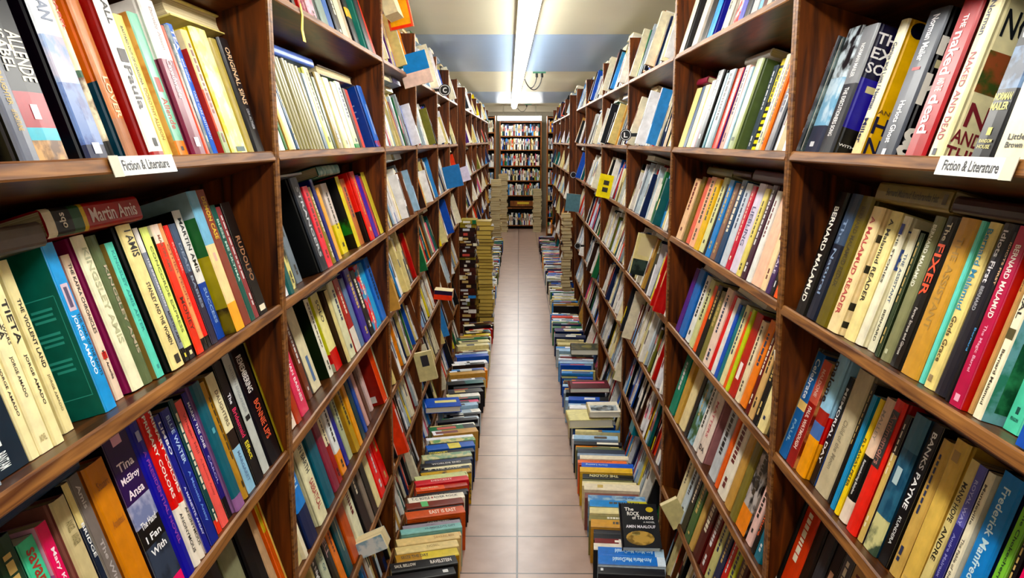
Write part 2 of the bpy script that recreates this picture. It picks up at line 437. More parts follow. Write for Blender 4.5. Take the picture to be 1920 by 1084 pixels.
row('L', 0, 2, '''
~30-58|20|0c2c3c|0a2430|JORGE@40-70@c8d8e0@.4;BANTAM@4-12@e0e8ea@.25;#@15-20@e8e8e8@.2||dark teal paperback with scuffed glossy edge|P
60-77|18.5|f0e4b8|f0e4b8|GATO PARDO@62-94@201c18@.4;JORGE AMADO@26-55@302820@.35||cream paperback with black lettering|P
79-103|19.5|f2e8c0|f2e8c0|BATISTA@66-94@201c18@.4;WARS@62-74@302820@.2@-.3;JORGE AMADO@32-56@302820@.28;=NOVEL@6-10@b0a070@.5||cream paperback with a wide plain spine|P
106-123|21.5|f0e6b8|f0e6b8|TIETA@56-80@181410@.6;JORGE AMADO@22-50@282018@.35||cream paperback with the boldest black title|P
124-141|21.5|ece0b0|ece0b0|THE VIOLENT LAND@38-78@282018@.38;JORGE AMADO@12-34@786a48@.3||cream paperback with one long thin title|P
201-221|24.5|1f9cd8|056a5e|JORGE AMADO@22-58@f4f4f8@.38@.16;THE WAR OF THE SAINTS@20-58@10182c@.22@-.24;#@60-76@c8b0c0@.62;#@62-74@584868@.3|#@6-60@71-71.6@2a9a8c;#@5.5-6.2@12-71@2a9a8c;#@6-60@12-12.5@2a9a8c;#@11-30@64-65.5@2a9a8c;#@12-33@61-62.5@2a9a8c;#@11-30@58-59.5@2a9a8c;#@12-32@50-51.5@2a9a8c;#@11-33@47-48.5@2a9a8c;#@12-30@44-45.5@2a9a8c;#@11-32@34-35.5@2a9a8c;#@12-33@31-32.5@2a9a8c;#@11-28@28-29.5@2a9a8c|large teal green book with a sky blue spine|P
221-234|20|f0dcc8|e0a8a0|THE KAFKA CHRONICLES@46-94@181410@.42;Mark Amerika@14-34@282018@.32;#@28-33@c82820@.6||pale pink paperback with black lettering|P
254-274|23|f0ecd0|8c2a5c|KINGSLEY AMIS@30-92@b8b890@.45||plum hardcover with a cream spine|H
276-290|21.5|6c785a|7a8664|KINGSLEY AMIS@18-80@b8a890@.4||grey green hardcover with torn jacket|HN
298-310|20|7cdcc8|9a8450|KINGSLEY AMIS AFTER@34-94@3a9a98@.4;#@6-9@3a9a98@.3||tan paperback with mint spine|P
328-349|24.5|f0e0a8|18130f|I AMIS@78-96@181814@.55;STANLEY AND THE WOMEN@16-60@241c14@.3;#@3-9@2a2418@.4||tall cream spined black hardcover|H
349-356|21|141414:10,8a90a0:82,e8e4e0|0c0c10:84,181818|THE INFORMATION@42-78@e0e0e8@.45;MARTIN AMIS@14-38@14141a@.5;#@3-6@e0d040@.4||slim grey paperback with black foot|P
356-368|21|141414:9,e4f094|101010|CONCORDE EXPRESS@20-86@6a7438@.35;#@3-6@d8d8a0@.4||pale lime paperback with black foot|P
372-384|21|e44c18:86,f0dccc|101010:92,e8e0d8|MONEY@18-44@581808@.5;MARTIN AMIS@64-92@905038@.35||bright orange paperback|P
384-391|21|120c0c:9,e8a878|202024|OTHER PEOPLE@24-84@a83820@.45||peach spined black paperback|P
391-398|20.5|120c0c:9,e43c2a|101018|RACHEL@40-86@f0a090@.4||slim bright red paperback|P
400-410|20.5|3a3448:60,4a5a72|0c0c12|DEAD BABIES@30-84@8a98b0@.4||slate and violet paperback|P
411-423|22.5|2450a4:44,eeece8|0c0c10|MARTIN AMIS@52-94@14141a@.5;SUCCESS@12-40@90b0e0@.4||black paperback with a white and blue spine|P
446-460|25|f0b454:20,f0d8a8:62,82b8d4|4a3c1c~8a7c30:18,b0a428:55,2f6c3c:82,a0b8c0|#@50-56@d8a898@.3||tall landscape-jacketed paperback, yellow green and blue|P
460-472|25|8a4a3c|7a3c30|DEMON CASE@64-95@d8b82c@.5||tall brown paperback with yellow lettering|P
472-480|22|0f5c52||BLESS ME ULTIMA@34-88@c0dcd0@.4||slim dark green paperback|P
480-487|21.5|904a4c|||||P
489-503|22|14100f|14100f|RUDOLFO@30-70@9a6a48@.5;#@3-8@e8dcc0@.7||black paperback with small white label|P
''', 'nearest left case, second shelf')
row('L', 0, 3, '''
120-156|22|2a4a3a|12382c||||dark green hardcover|H
158-184|20|5cc8a0|0f3c2e|savanna@62-94@9c3020@.5||mint green paperback with red lettering|P
190-207|20.5|e02c6c|c86aa8:70,f0b8d0|Mary Kay Andrews@30-84@f8e8f0@.45||hot pink paperback with white lettering|P
225-247|22|c8ba94|94665c|ANGEL@80-86@887a50@.5;AVENGER@72-78@887a50@.5||thick cream grey hardcover with brown side|HN
247-256|23|1a2a40:74,e0d098|14182a|BRIDGE@50-76@e8e8e8@.5||navy paperback with cream top|P
257-273|23|7c7470|f0ece4|Amis@80-94@c8c4c0@.4;The Wind@30-60@b0a8a8@.35||grey paperback with a white edge|P
280-311|23.5|c8862c|a8681c|=Stuart@84-89@9c5a18@.6;=Amistead@60-65@9c5a18@.6||thick ochre orange hardcover|HN
314-350|25.5|e03470:8,3c4658~181c26:32,0c0810:44,b0b0c8~7c84a8:58,341052|14061e|=Tina@76-81@f6e4ee@.7;=McElroy@68-73@f6e4ee@.8;=Ansa@60-65@f6e4ee@.7;=The Hand@42-46@f0f0f4@.7;=I Fan@34-38@f0f0f4@.7;=With@26-30@f0f0f4@.7;#@90-95@e8a8c0@.4||thick purple paperback with white lettering across its spine|P
352-368|25.5|1c1c98|1c1c50|A PRESIDENTIAL NOVEL@20-78@8a38a0@.3;#@84-90@a0a0c8@.4||glossy royal blue hardcover|H
369-379|25|f0e8dc:38,d42030|f0e8dc:38,b81c2c|PRIMARY COLORS@44-97@f4ece0@.55;ANONYMOUS@8-34@282420@.45||red and cream hardcover, lower title in black|H
379-387|25|f0e8dc:38,d42030|f0e8dc:38,b81c2c|PRIMARY COLORS@44-97@f4ece0@.6;ANONYMOUS@8-34@282420@.5||red and cream hardcover, twin of its neighbour|H
389-397|23|20268c|c8bcb8|LIMBO@60-95@e8e8f0@.5;A MANETTE ANSAY@12-48@e0e0f0@.35||blue paperback with a grey cover|P
398-411|23|14308c|101c5c|BLUE WATER@60-95@b0ccf0@.4;A Manette Ansay@16-54@6a94e0@.35||deep blue hardcover|P
411-418|23.5|e04828:10,0c4e50|083838|||dark teal book with red foot|P
419-430|22.5|e86e68|20606c|Vinegar Hill@58-90@a83030@.4;A Manette Ansay@24-54@b83838@.35||salmon pink paperback|P
430-437|23|0c0a12:16,2a1c78|0c0a14|MARRY THE ONE@56-92@f0ecf4@.5;CAROL@24-50@b0a8e0@.4||dark violet paperback with white lettering|P
447-461|23.5|946c98:10,106474|94709c|#@60-64@50a0b0@.3||teal hardcover with a mauve cover|H
461-468|22.5|b89048|a8803c||||slim tan hardcover|HN
468-480|23|9cc4dc:38,2c1c14:52,ece4c0|a8843c|DAUGHTERS@56-86@5a4a30@.4;MARGARET@8-34@5878a0@.35||cream paperback with pale blue foot|P
483-495|24|141018|100c14|The@66-74@e0e0e8@.4;Bridesmaid@38-62@d82858@.5;Effect@20-34@e0d030@.5||black paperback with crimson and yellow lettering|P
496-506|24.5|c8ccc8|0c0c12|NATHAN ENGLANDER@50-90@90989c@.4;#@44-48@101014@.7||pale grey paperback with black tear mark|P
508-529|24|0d0d1c|0a0a10|REMEMBERING@62-94@e8e4e0@.4@.1;BONNIE LIPS@20-54@e05c38@.4||black hardcover with orange lettering|H
531-541|24|8c7c14|0a0a10|On Our Own Ground@20-92@383008@.5||olive gold paperback|P
''', 'nearest left case, third shelf')
row('L', 0, 4, '''
430-456|23|5a5040||||worn brown grey hardcover|HN
456-479|22|3a3436||||dark charcoal hardcover|HN
479-503|23|8c8c72|||||HN
505-528|24|0e0c12|0e0c12|||plain black hardcover|HN
529-537|23|c8a888|c8a888||||HN
538-545|23.5|e0702a:60,d8c04c|e0702a||||P
548-553|23|e8c878|e07028|THE BONE@40-70@8a6a30@.4||slim cream yellow paperback with orange side|P
''', 'nearest left case, fourth shelf')
row('R', 0, 1, '''
1481-1490|22.5|6a6c70~3c3c44|7c8c8a~3a4444|NORMAN MAILER@44-90@d8928c@.55;#@28-32@b0b0b0@.4;#@16-20@b0b0b0@.4||slim grey photographic hardcover with pink lettering|H
1502-1529|24|3a3e50:22,7ea8c4~c4d4e0:60,c8d4dc~1a1a22|30343c|#@5-9@c0c0c8@.3|#@10-90@5-95@8a9aa8~40485a|hardcover in crinkled clear wrap, misty blue spine|H
1531-1555|23.5|3c3e44:55,8c8e92|0c0c10:22,2c2498:60,14123c|THE EXECUTIONERS SONG@14-52@f0f0f0@.32;NORMAN MAILER@60-86@f0f0f0@.3|THE@4-36@86-94@e8e8f0;EXE@4-36@75-83@e8e8f0;SON@4-36@64-72@e8e8f0;#@12-24@50-55@c8c08c;WITH A NEW@5-60@8-10@e0e0e0|violet covered hardcover with white title|H
1589-1604|24.5|ecdcae:30,f4ecd0|f0c044|Miller@12-30@20244c@.5;Genius and Lust / Norman@36-84@20305c@.5|O@5-22@88-99@14142c;H@4-18@20-32@1c1c40;N@4-18@5-17@1c1c40;AND@4-22@34-37@705020|golden yellow hardcover with navy lettering|H
1634-1668|24.5|4c505a|0c0c12|Norman Mailer@66-96@f0f0f0@.35;Harlots Ghost@12-40@f0f0f0@.3;#@60-62@c84040@.4;#@3-8@d8d8e0@.2|n@3-24@70-82@f0ece0;h@2-22@38-58@f0ece0;g@1-22@4-24@f0ece0;#@6-16@62-67@c8c090|dark grey hardcover with large white letters on its cover|H
1688-1724|24.5|a42430|481018|THE@82-90@f4e8e0@.25;naked@54-80@f4ece4@.5;AND THE@44-52@f4ece4@.35;dead@18-42@f4ece4@.5||crimson hardcover with white lettering|H
1731-1756|24|f0e6bc|f0e4b8|NAKED AND@30-66@98283c@.4;DEAD@14-28@98283c@.45;Norman@76-96@2c2c50@.4;#@5-9@40404c@.3|NO@8-34@76-92@141414;#@6-26@44-68@9c5c3c~4a5a2c;N@8-26@24-38@7c1c20;AND@3-28@14-22@7c1c20;THE@2-28@3-12@7c1c20|cream hardcover with maroon title and painted portrait|H
1809-1850|25|16161c:40,6c84a4~283850:62,14161e|1c70a0|=NORMAN@34-38@e8e070@.8;=MAILER@29-33@e8e070@.8;=RANDOM@12-14@c8c070@.6;=HOUSE@9-11@c8c070@.6;#@16-20@c8c050@.2;Tale@66-96@f0ece0@.55|#@10-90@5-95@2c80ac|thick black hardcover with house picture|H
1852-1925|25|f0e8c8|f0e8c8|es and@44-80@9c2438@.35;=Little@14-17@201c18@.5;=Brown@10-13@201c18@.5||very thick cream hardcover with maroon lettering|H
1930-2010|24|c8bc90||||cream tan hardcover|H
''', 'nearest right case, top shelf')  # golden yellow book: white glare is painted into its pale spine
row('R', 0, 2, '''
1490-1507|24|15120f|0c0a0a|BERNARD MALAMUD@10-88@f0ece0@.42||black hardcover with a long white title|H
1509-1525|24|1e2638:60,46566c|1e2638|The Natural@20-80@7a90b0@.35||navy hardcover in a clear wrap|H
1527-1546|24|6e6220|6e6220|BERNARD MALAMUD REDUX@30-92@342c0c@.35||olive hardcover with dark lettering|H
1548-1566|22.5|f0dcb0|ecd8b0|A MALAMUD READER@14-92@b83c3c@.4|#@3-30@20-26@1c1810;#@4-30@50-56@1c1810;#@4-30@74-80@2c2418;#@3-30@6-11@1c1810|cream hardcover with red lettering|H
1580-1597|22.5|f2e4ac|f2e4ac|A Malamud READER@30-94@202018@.4||cream yellow hardcover with black lettering|H
1600-1612|22|f0ead4|f0e8c8|THE STORIES@40-90@30302c@.3;#@86-94@2848a8@.5|THE@3-26@82-90@3c4c80;EN@3-22@60-76@2c4890|white hardcover with a small blue mark|H
1625-1637|20.5|ece8d0|1c2418|THE ASSISTANT@40-80@38506c@.4;BERNARD@8-34@38382c@.35||slim off-white paperback with a dark cover|P
1638-1645|20|3c4a34|2a3424||||P
1648-1664|23|8c8c6c|7c7c5c|BERNARD MALAMUD@52-94@f0f0e0@.4;#@5-8@c0c0a0@.3||grey green hardcover with white lettering|H
1665-1685|24|16120f|14100f|FIXER@48-82@e84c20@.62;The@84-96@f0e8d0@.4;Farrar Straus and Giroux@8-40@c8c0b8@.25||black hardcover with large orange red title|H
1686-1716|24|ca9e54|b4843c|THE ASSISTANT@30-88@a47c34@.35||thick golden tan hardcover|HN
1721-1728|23.5|7cd8cc|||||PN
1729-1747|24|ead898|e0cc90|Bernard Malamud@48-96@2480a8@.55;Gods Grace@16-44@503c20@.45;#@4-8@907850@.4||cream yellow hardcover with blue and brown lettering|H
1748-1769|24|2c2a34|201e28|Idiots First@66-96@e0dce0@.4;BERNARD@50-64@a0a0a8@.3||charcoal hardcover with white lettering|H
1770-1776|22.5|14141c|10202c|IDIOTS FIRST@50-94@e0b080@.6;Bernard@10-44@3c8cc8@.6||slim black paperback with tan and blue lettering|P
1777-1799|24|b41c54|c0341c|BERNARD MALAMUD@50-90@f0e8e0@.4;The Magic Barrel@20-46@e0a0b8@.3;#@3-7@e8a0b8@.4|O@8-40@34-60@8c1c18;O@14-50@70-90@a02018|magenta paperback with a red swirled cover|P
1812-1820|22|c8a070|b89060|The Magic Barrel@40-96@40301c@.5||slim tan paperback|P
1821-1836|22|f2ecd2|4c8c78~88b4bc|NATURAL@56-96@1c1810@.5;Bernard Malamud@8-40@383020@.35;#@46-52@4c4420@.9|#@10-95@6-46@4c9468~2c5c40;#@10-95@48-95@6c9cb8~2c4858;#@60-85@30-38@d0ccc0|cream spined paperback with a green and blue cover|P
1877-1906|22|74dcbc|60c8ac|=PENGUIN@6-8@205048@.5;#@10-14@205048@.2;NEW LIFE@40-90@205048@.4||mint green paperback|P
1908-1930|23|14161c||||black hardcover|H
1932-1965|22|e8dcb0||||cream hardcover|H
''', 'nearest right case, second shelf')
row('R', 0, 3, '''
1450-1454|23|6c6658|||||HN
1455-1471|22.5|1c6ca8:46,e8c888:54,1c6ca8|1c5c90|Celebrate@56-94@e8f0f4@.55;PAUL@14-36@90b8d0@.35||bright blue paperback with cream band|P
1473-1485|22|982c28:60,c86858|783020~c89868|PAUL WATMOUGH@16-56@f0dcd0@.45;MALDONE@66-92@e0c0b0@.4||rust red paperback|P
1490-1505|24.5|e8a420:32,5878b0:44,a43830:55,a4cce4|e8a420:30,d03424:52,a8d0e8|malone@60-94@14141c@.5@.2|the@20-80@46-49@f0d8d0;hurt@20-80@41-44@f0d8d0;dry@20-70@36-39@f0d8d0|tall hardcover, pale blue over red over yellow|H
1516-1524|21.5|14121a|1c4c90|MEMORIAL DAY@20-90@f0f0f0@.5||slim black paperback with white lettering|P
1526-1548|24|c8bca0|b0a488|Child of the Moon@20-60@8c8068@.3||thick stained cream hardcover|HN
1549-1554|23|1c1410|||||P
1555-1561|21.5|2c94c4|||||PN
1562-1568|21.5|f0d424|e0c020|FLY AWAY PETER@24-66@202010@.6||slim yellow paperback|P
1570-1583|22.5|ecdccc:18,0e0e10:54,ead0b8|e8d8c4|MALLEY@66-90@a89484@.4;Remembering Babylon@22-50@e0e0e0@.35||hardcover with cream ends and black middle|H
1584-1600|23.5|e0443c|b8302a|#@50-92@2c2c2c@.72;Antimemoirs@52-90@e09080@.55||red hardcover titled in a dark box|H
1606-1614|22|d4b878:70,3c3430|342838|||slim tan and black paperback|P
1616-1638|24|d0cc9c~485848:26,3c6c84~24506a:75,50788c|28485c|#@50-62@a8c0c4@.4||blue hardcover with sketched cream foot|H
1644-1660|24|0e0e12|0c0c10|BANKS PAYNE@40-94@f0f0f0@.45;KUNDERA@14-34@c8c8c8@.3||black hardcover with white lettering|P
1664-1680|22|ccac6c|a88850||||thin tan book with aged paper cover|HN
1683-1705|24.5|dcbc70|d0ac60|#@86-93@b08c50@.5;=KNOPF@5-7@b89858@.5||thick golden cream hardcover with small tree emblem|HN
1709-1723|21.5|dccc94|c8b880|MANS HOPE@56-84@14120c@.55;ANDRE@28-52@14120c@.5||pale tan paperback with heavy black lettering|P
1724-1737|22|3c3c80:60,6868b0|181430|ROYAL WAY@60-90@b0b0e0@.4;Andre Malraux@24-54@8888c8@.35||indigo paperback|P
1738-1749|22|ece4cc|e0d8c0|Mandeville@64-92@60584c@.4;The Fable of the Bees@20-56@60584c@.4||cream paperback with fine grey lettering|P
1756-1790|24|1c84c4|141c48|Frederick Manfred@36-92@c8e4ec@.35;Reader@12-32@c8e4ec@.35||thick azure blue hardcover|H
1797-1814|22|8cc858|a0c860|The Chokecherry@36-92@1c3c20@.4||lime green paperback|P
1815-1824|22|101018|||||P
1825-1850|22|d83468||||deep pink paperback|P
''', 'nearest right case, third shelf')
row('R', 0, 4, '''
1434-1448|22.5|0e0c0c|0c0a0a|#@12-16@d0c8c0@.3||black hardcover with small white mark|H
1450-1469|23|c84c1e|501808||||rust orange hardcover in a wrinkled jacket|HN
1471-1483|22|24180f|||||HN
1485-1498|22|3c3c40||||charcoal hardcover|HN
1500-1512|22|101014|101014|#@60-68@d8a080@.5||black paperback with bright circle|P
1513-1526|21|5c5c60||||P
1528-1545|21|c09c70||||P
''', 'nearest right case, fourth shelf')
row('L', 1, 0, '''
560-575|19|f0e890||||P
576-603|21|e8b8c4~c05878||||floral pink hardcover|H
606-624|22|8c9c94||||grey green hardcover|H
625-634|21|3c6cac||||P
636-650|22|2a2c34|0c0c10|||black hardcover with a grey shine|H
650-660|21|ece4c0|||||P
661-666|20|b8a890||||P
670-681|23|1c1416:45,dcb440:58,141014|1c1416|||black book with one golden band|H
692-701|24|20242c|3c8c80|||teal covered hardcover with dark spine|H
702-706|19|d84830||||P
''', 'second left case, top shelf')
row('L', 1, 1, '''
547-557|24|f0dca0|e0aa58|||orange tan hardcover with frayed cream spine|HN
557-564|25.5|1c4a68|f0f0f0|||tall navy spined white book|H
565-570|21.5|8c865c||||ribbed olive volume, nearest of eight alike|HN
571-576|21.5|86805a||||ribbed olive volume, second of eight alike|HN
577-582|21.5|8a845c||||ribbed olive volume, third of eight alike|HN
583-588|21.5|867f56||||ribbed olive volume, fourth of eight alike|HN
589-594|21.5|8c865c||||ribbed olive volume, fifth of eight alike|HN
595-600|21.5|88825a||||ribbed olive volume, sixth of eight alike|HN
600-606|21.5|8a845a||||ribbed olive volume, seventh of eight alike|HN
606-611|21.5|8a845a||||ribbed olive volume, farthest of eight alike|HN
612-618|20|48606e|c8d0d0|#@30-34@e8e8e8@.8|||P
619-628|22|dcd878|d0d070|||pale yellow green hardcover|H
629-634|20|3c4a28|||||P
636-646|21.5|9a8850|5a4c2c||||H
646-659|21|dcdca8|d0d0a0|#@6-12@8a8460@.3||cream hardcover with tiny foot label|HN
660-667|20.5|ecdcbc||||P
668-677|21.5|1c8c4c:8,ccd4b4|1c8c4c|||pale hardcover with green foot|H
678-682|20|4c3430||||P
683-687|20.5|e46450|||||P
703-715|22.5|b04858~3c70c0:10,3c70c0|1c4c9c|#@20-70@88a8dc@.3|#@20-80@70-72@88a8d8;#@20-80@60-62@88a8d8;#@20-80@50-52@88a8d8|big royal blue hardcover|H
''', 'second left case, second shelf')
row('L', 1, 2, '''
536-551|18|6cd484|||||P
551-558|20|d8d090~2a2820|||||P
559-568|22|7c868e||||P
605-617|25.5|2c323a|0f1010|STRANGERS@14-90@c0c4c8@.35|#@50-90@6-18@d0d0d0;#@60-90@60-61@808080;#@50-90@50-51@808080|very tall black cover with white label|H
617-625|22|e44858|||||P
626-632|21.5|8c7c34|||||H
633-637|23.5|1a2274||||P
638-642|21|f0b864||||P
643-654|22|e4d454:42,dcd0c8|||||P
672-677|23|dccc40|0c0c0c:20,1c7c30~0c2410:42,101010|||black cover with a green glow and yellow spine|P
677-684|22|bc7c54|||||P
697-704|23.5|d43c1c|1c0c12:44,ec3e1a|||red orange cover with dark lower half|H
705-710|22|4c249c|||||P
710-713|21.5|b44c58|||||P
715-721|22.5|ccbc58|14180f|||dark cover with a gold edged spine|P
''', 'second left case, third shelf')
row('L', 1, 3, '''
548-557|18|f0e0d0||||P
560-567|19|b44c30||||P
568-580|21.5|dc4c6c||JULIAN BARNES@14-70@f8e8ea@.4||rose pink paperback with white lettering|P
581-587|21|7c4430||||P
590-603|23.5|e0d8b8|6c6a68|#@10-40@4c6c98@.3||cream paperback with a grey cover|P
620-626|23.5|ecead8|1c2c12|||dark green cover with white spine|P
632-643|23.5|c82c20:25,f0e8ac|b8b8a0:10,c8281c:22,dcdc28|SOLO@60-88@282820@.4||bright yellow and red paperback|P
655-659|22|d8cc98|3c2810|||||P
660-668|24|dcdcbc|||||H
671-678|23|e8e0d4:32,a83424|a02c20|||brick red and white paperback|P
679-684|22|6c84a4|||||P
688-696|24|4c3c94|||||H
697-703|22|100c10|||||P
704-710|23|e83420~30a4d0|||||P
711-716|22.5|2ca4d8|||||P
717-725|23|3c7ccc||||bright blue paperback|P
725-729|22.5|14242a|||||P
''', 'second left case, fourth shelf')
row('L', 1, 4, '''
570-597|22.5|1c2c54:40,3c8ad4|16203c|BARTH@62-92@d0e8f4@.5||blue hardcover with navy lower half|H
597-615|24|eae6c4|dcd8b4|JOHN BARTH@54-94@14120f@.55;SABBATICAL@14-46@a83430@.45||cream hardcover with large black lettering|H
616-629|24|1c6476||||plain teal hardcover|HN
630-638|24|8c3a4c||||rose maroon hardcover|HN
638-643|22.5|a0241c:50,ece0c0|||||P
644-651|22|ec9c2c:30,ecf0f0|||||P
652-656|23.5|2a2c94|||||P
657-662|22.5|bcc4a4||||P
671-676|24|bc9c3c|b48c40|||wide ochre paperback with windmill tone cover|P
677-681|22|e4a434|||||P
682-686|23|20444c||||P
687-690|20|2c54a4||||P
691-694|20|d4aca4||||P
695-698|20|6c4c40||||P
698-701|20|e4ccc8||||P
722-727|22|e45c24|8c2c1a|#@1-2@fff0f0|#@20-80@5-16@d0ccc4|brick red cover with barcode label|P
727-731|24|ccd0b4||||P
''', 'second left case, fifth shelf')
row('L', 1, 5, '''
622-630|22|14141a||The Night@50-90@e8e8e8@.5||black paperback with white lettering|P
631-638|22|c8d0b8||OUT OF@50-80@487078@.4||P
638-646|23|121216||BELL@50-80@c8a0a0@.5||black hardcover with pink lettering|H
646-652|23|e4883c||||P
655-663|23|10545c|0c4048|#@30-80@d8d0a0@.05||dark teal hardcover|H
665-675|22|bc5e24||||burnt orange hardcover|HN
676-685|23|e8e8cc||||P
688-697|22.5|14101c||||P
699-703|21|8c8074||||P
704-709|22|100e10||||P
710-715|22|ece0b0||||P
716-723|23|ec2c1a||||P
724-730|22.5|e02818||||P
''', 'second left case, sixth shelf')
row('R', 1, 0, '''
1271-1278|23|f0ecd4|1c1c1e|||cream and black hardcover|H
1291-1303|23|f4ece0|||||P
1306-1315|22.5|14141a||||H
1317-1325|23|4ca4e8|2224a0|||light blue spined hardcover with deep blue cover|H
1341-1351|23|d4d4c8|||||H
1362-1370|22.5|f0e8e8~c82c30|||||P
1372-1380|22|6c70c0||||P
1382-1391|22|3c3e44||||H
1395-1405|22|c4c4c4||||P
1408-1420|21|8cbcdc||||pale sky blue hardcover|H
1421-1430|21|5c1c24||||P
1431-1440|21|b0b0a8||||P
1441-1447|21|14141a||||P
1448-1461|21|f0ece0||||P
1464-1476|20|2c8484||||P
''', 'second right case, top shelf')
row('R', 1, 1, '''
1271-1279|20|ece0a4|1c2c4c||||P
1280-1285|20|4c6484||||P
1286-1293|20|f0e2a4||||P
1294-1300|21|e8c8cc||||P
1301-1314|23.5|16120f|14100f|||black hardcover with reddish letters|H
1315-1319|22|14707c||||P
1320-1331|22.5|8c9ca2|a86444||||H
1334-1342|22.5|ec4c20|4c2070|||bright red orange paperback|P
1347-1354|23|ecbcb0|||||P
1355-1360|22|a8c4d8||||P
1362-1373|24|98a274|5a6a42|#@10-14@304020@.4|#@30-90@30-80@1c4030;#@50-80@10-14@202818|large olive green hardcover|H
1396-1403|22.5|4a5462||||P
1405-1412|24|ecdc20:8,181818:11,ecdc20:15,181818:18,ecdc20:22,181818:25,ecdc20:29,181818:32,ecdc20:36,181818:39,ecdc20:43,181818:46,ecdc20:50,181818:55,ecdc20:90,181818:93,ecdc20|c8bc30|||yellow book with black warning stripes|P
1413-1420|23.5|c8c49c||||P
1421-1427|24|f08434||||slim orange hardcover|H
1430-1441|24|6c6e74:60,dca870|3c3c44||||H
1445-1457|24|1a1626|100e18||||dark plum black hardcover|H
1460-1466|19|2c84b4~d0e0e8||||P
1468-1474|15|e8a8a8||||P
''', 'second right case, second shelf')
row('R', 1, 2, '''
1267-1276|21|ecc8a4||||P
1278-1283|22|7c6a34||||P
1285-1290|22|e07868||||P
1291-1299|22.5|f4bc9c||||peach paperback|P
1300-1307|22|e4bc44||||P
1309-1316|23|dcdcac||||P
1317-1320|21|241c18||||P
1321-1328|22.5|2c84c4||||P
1330-1337|22|8c6c5c||||P
1338-1347|23|2a4c6c||||H
1349-1358|22.5|ccd4dc||||P
1359-1365|22|c4344c||||P
1367-1378|23|dcd4e4||LIEBLING@30-74@505078@.5||pale lilac hardcover with purple letters|H
1379-1386|22|e4d484||||P
1387-1396|23|4c2c3c||||H
1398-1405|22|ecece8||||P
1407-1423|23|f4c8b0||||wide pale pink hardcover|HN
1425-1433|23|f4dcb4||||P
1434-1441|22|4c3264||THRALLS TALE@20-80@e8d8e8@.5||purple paperback with white lettering|P
1442-1448|22|101010||||P
1449-1456|21|f46c1c||||vivid orange paperback|P
1457-1462|18|c8c840||||P
''', 'second right case, third shelf')
row('R', 1, 3, '''
1266-1271|22|5c2c84||||P
1272-1282|23|3c74b8||||bright blue cloth book|HN
1284-1290|22|ecece4||||P
1291-1297|22|d8d8a4||||P
1298-1302|21|f06c24||||P
1303-1309|22|141212||||P
1310-1316|21|8c8450||||P
1317-1326|23|f4dccc||||P
1327-1331|22|d83424||||P
1332-1337|22|f0ece8||||P
1338-1342|21|2c60c0||||P
1343-1347|21|2c7c84||||P
1348-1354|22|ece4b4||||P
1355-1358|21|ec6c2c||||P
1359-1363|22|ccdc44||||P
1365-1375|22|b8342c|8c1c18|#@20-40@f0e0d8@.5||crimson paperback with white mark|P
1377-1384|21|ecdcbc||||P
1386-1395|22|ec8c34||||orange paperback|P
1396-1401|21|6c1c1c||||P
1402-1409|22|d8b480||||P
1410-1417|23|101014||||P
1419-1430|22|ecdca8|dcc890|||cream paperback with a faint large letter|P
1436-1440|18|181010||||P
1441-1446|16|e07878||||P
''', 'second right case, fourth shelf')
row('R', 1, 4, '''
1254-1262|22|0c8c74||||emerald teal paperback|P
1263-1268|22|c8a45c||||P
1272-1281|23|ecdcb0||||tall cream hardcover|HN
1282-1286|21|241c18||||P
1288-1296|21|4c6c44~a0c0d0||||P
1298-1304|22|f0ece4||||P
1305-1325|23|ecdcd0|b08080|=DA@10-17@141414@.8;MATTERS@30-80@c8505c@.3||wide cream hardcover with letters at its foot|H
1328-1338|23|c8ccd0||||P
1339-1343|22|e87434||||P
1344-1356|24|f0e8d8||||cream white hardcover|H
1357-1366|24|c8a060||||HN
1367-1376|23|847840||||HN
1378-1395|23.5|ec9440:26,c0b8b4~282424|a09890~282020|||book with a pale face above an orange foot|P
1397-1405|22|ecc8c0||||P
1406-1411|21|101010||Adventure@20-70@e85c20@.6||slim black paperback with orange lettering|P
1413-1422|18|1c788c||||P
''', 'second right case, fifth shelf')
row('R', 1, 5, '''
1262-1268|20|e8dcb4||||P
1269-1275|20|c8d4dc||||P
1276-1282|21|181818||||P
1283-1290|21|4c6c44||||P
1291-1296|20|c8a868||||P
1298-1308|22|541814||||H
1310-1318|22|702018||||H
1320-1327|21|ccc890||||P
1329-1336|21|1c3054||||P
1338-1344|21|c83820||||P
1346-1353|21|c8cc60||||P
1355-1366|22|4c1c18||||H
1368-1384|21|c8b898~504438||||H
1386-1394|21|14141a||||P
1396-1406|20|d8a898||||P
''', 'second right case, sixth shelf')

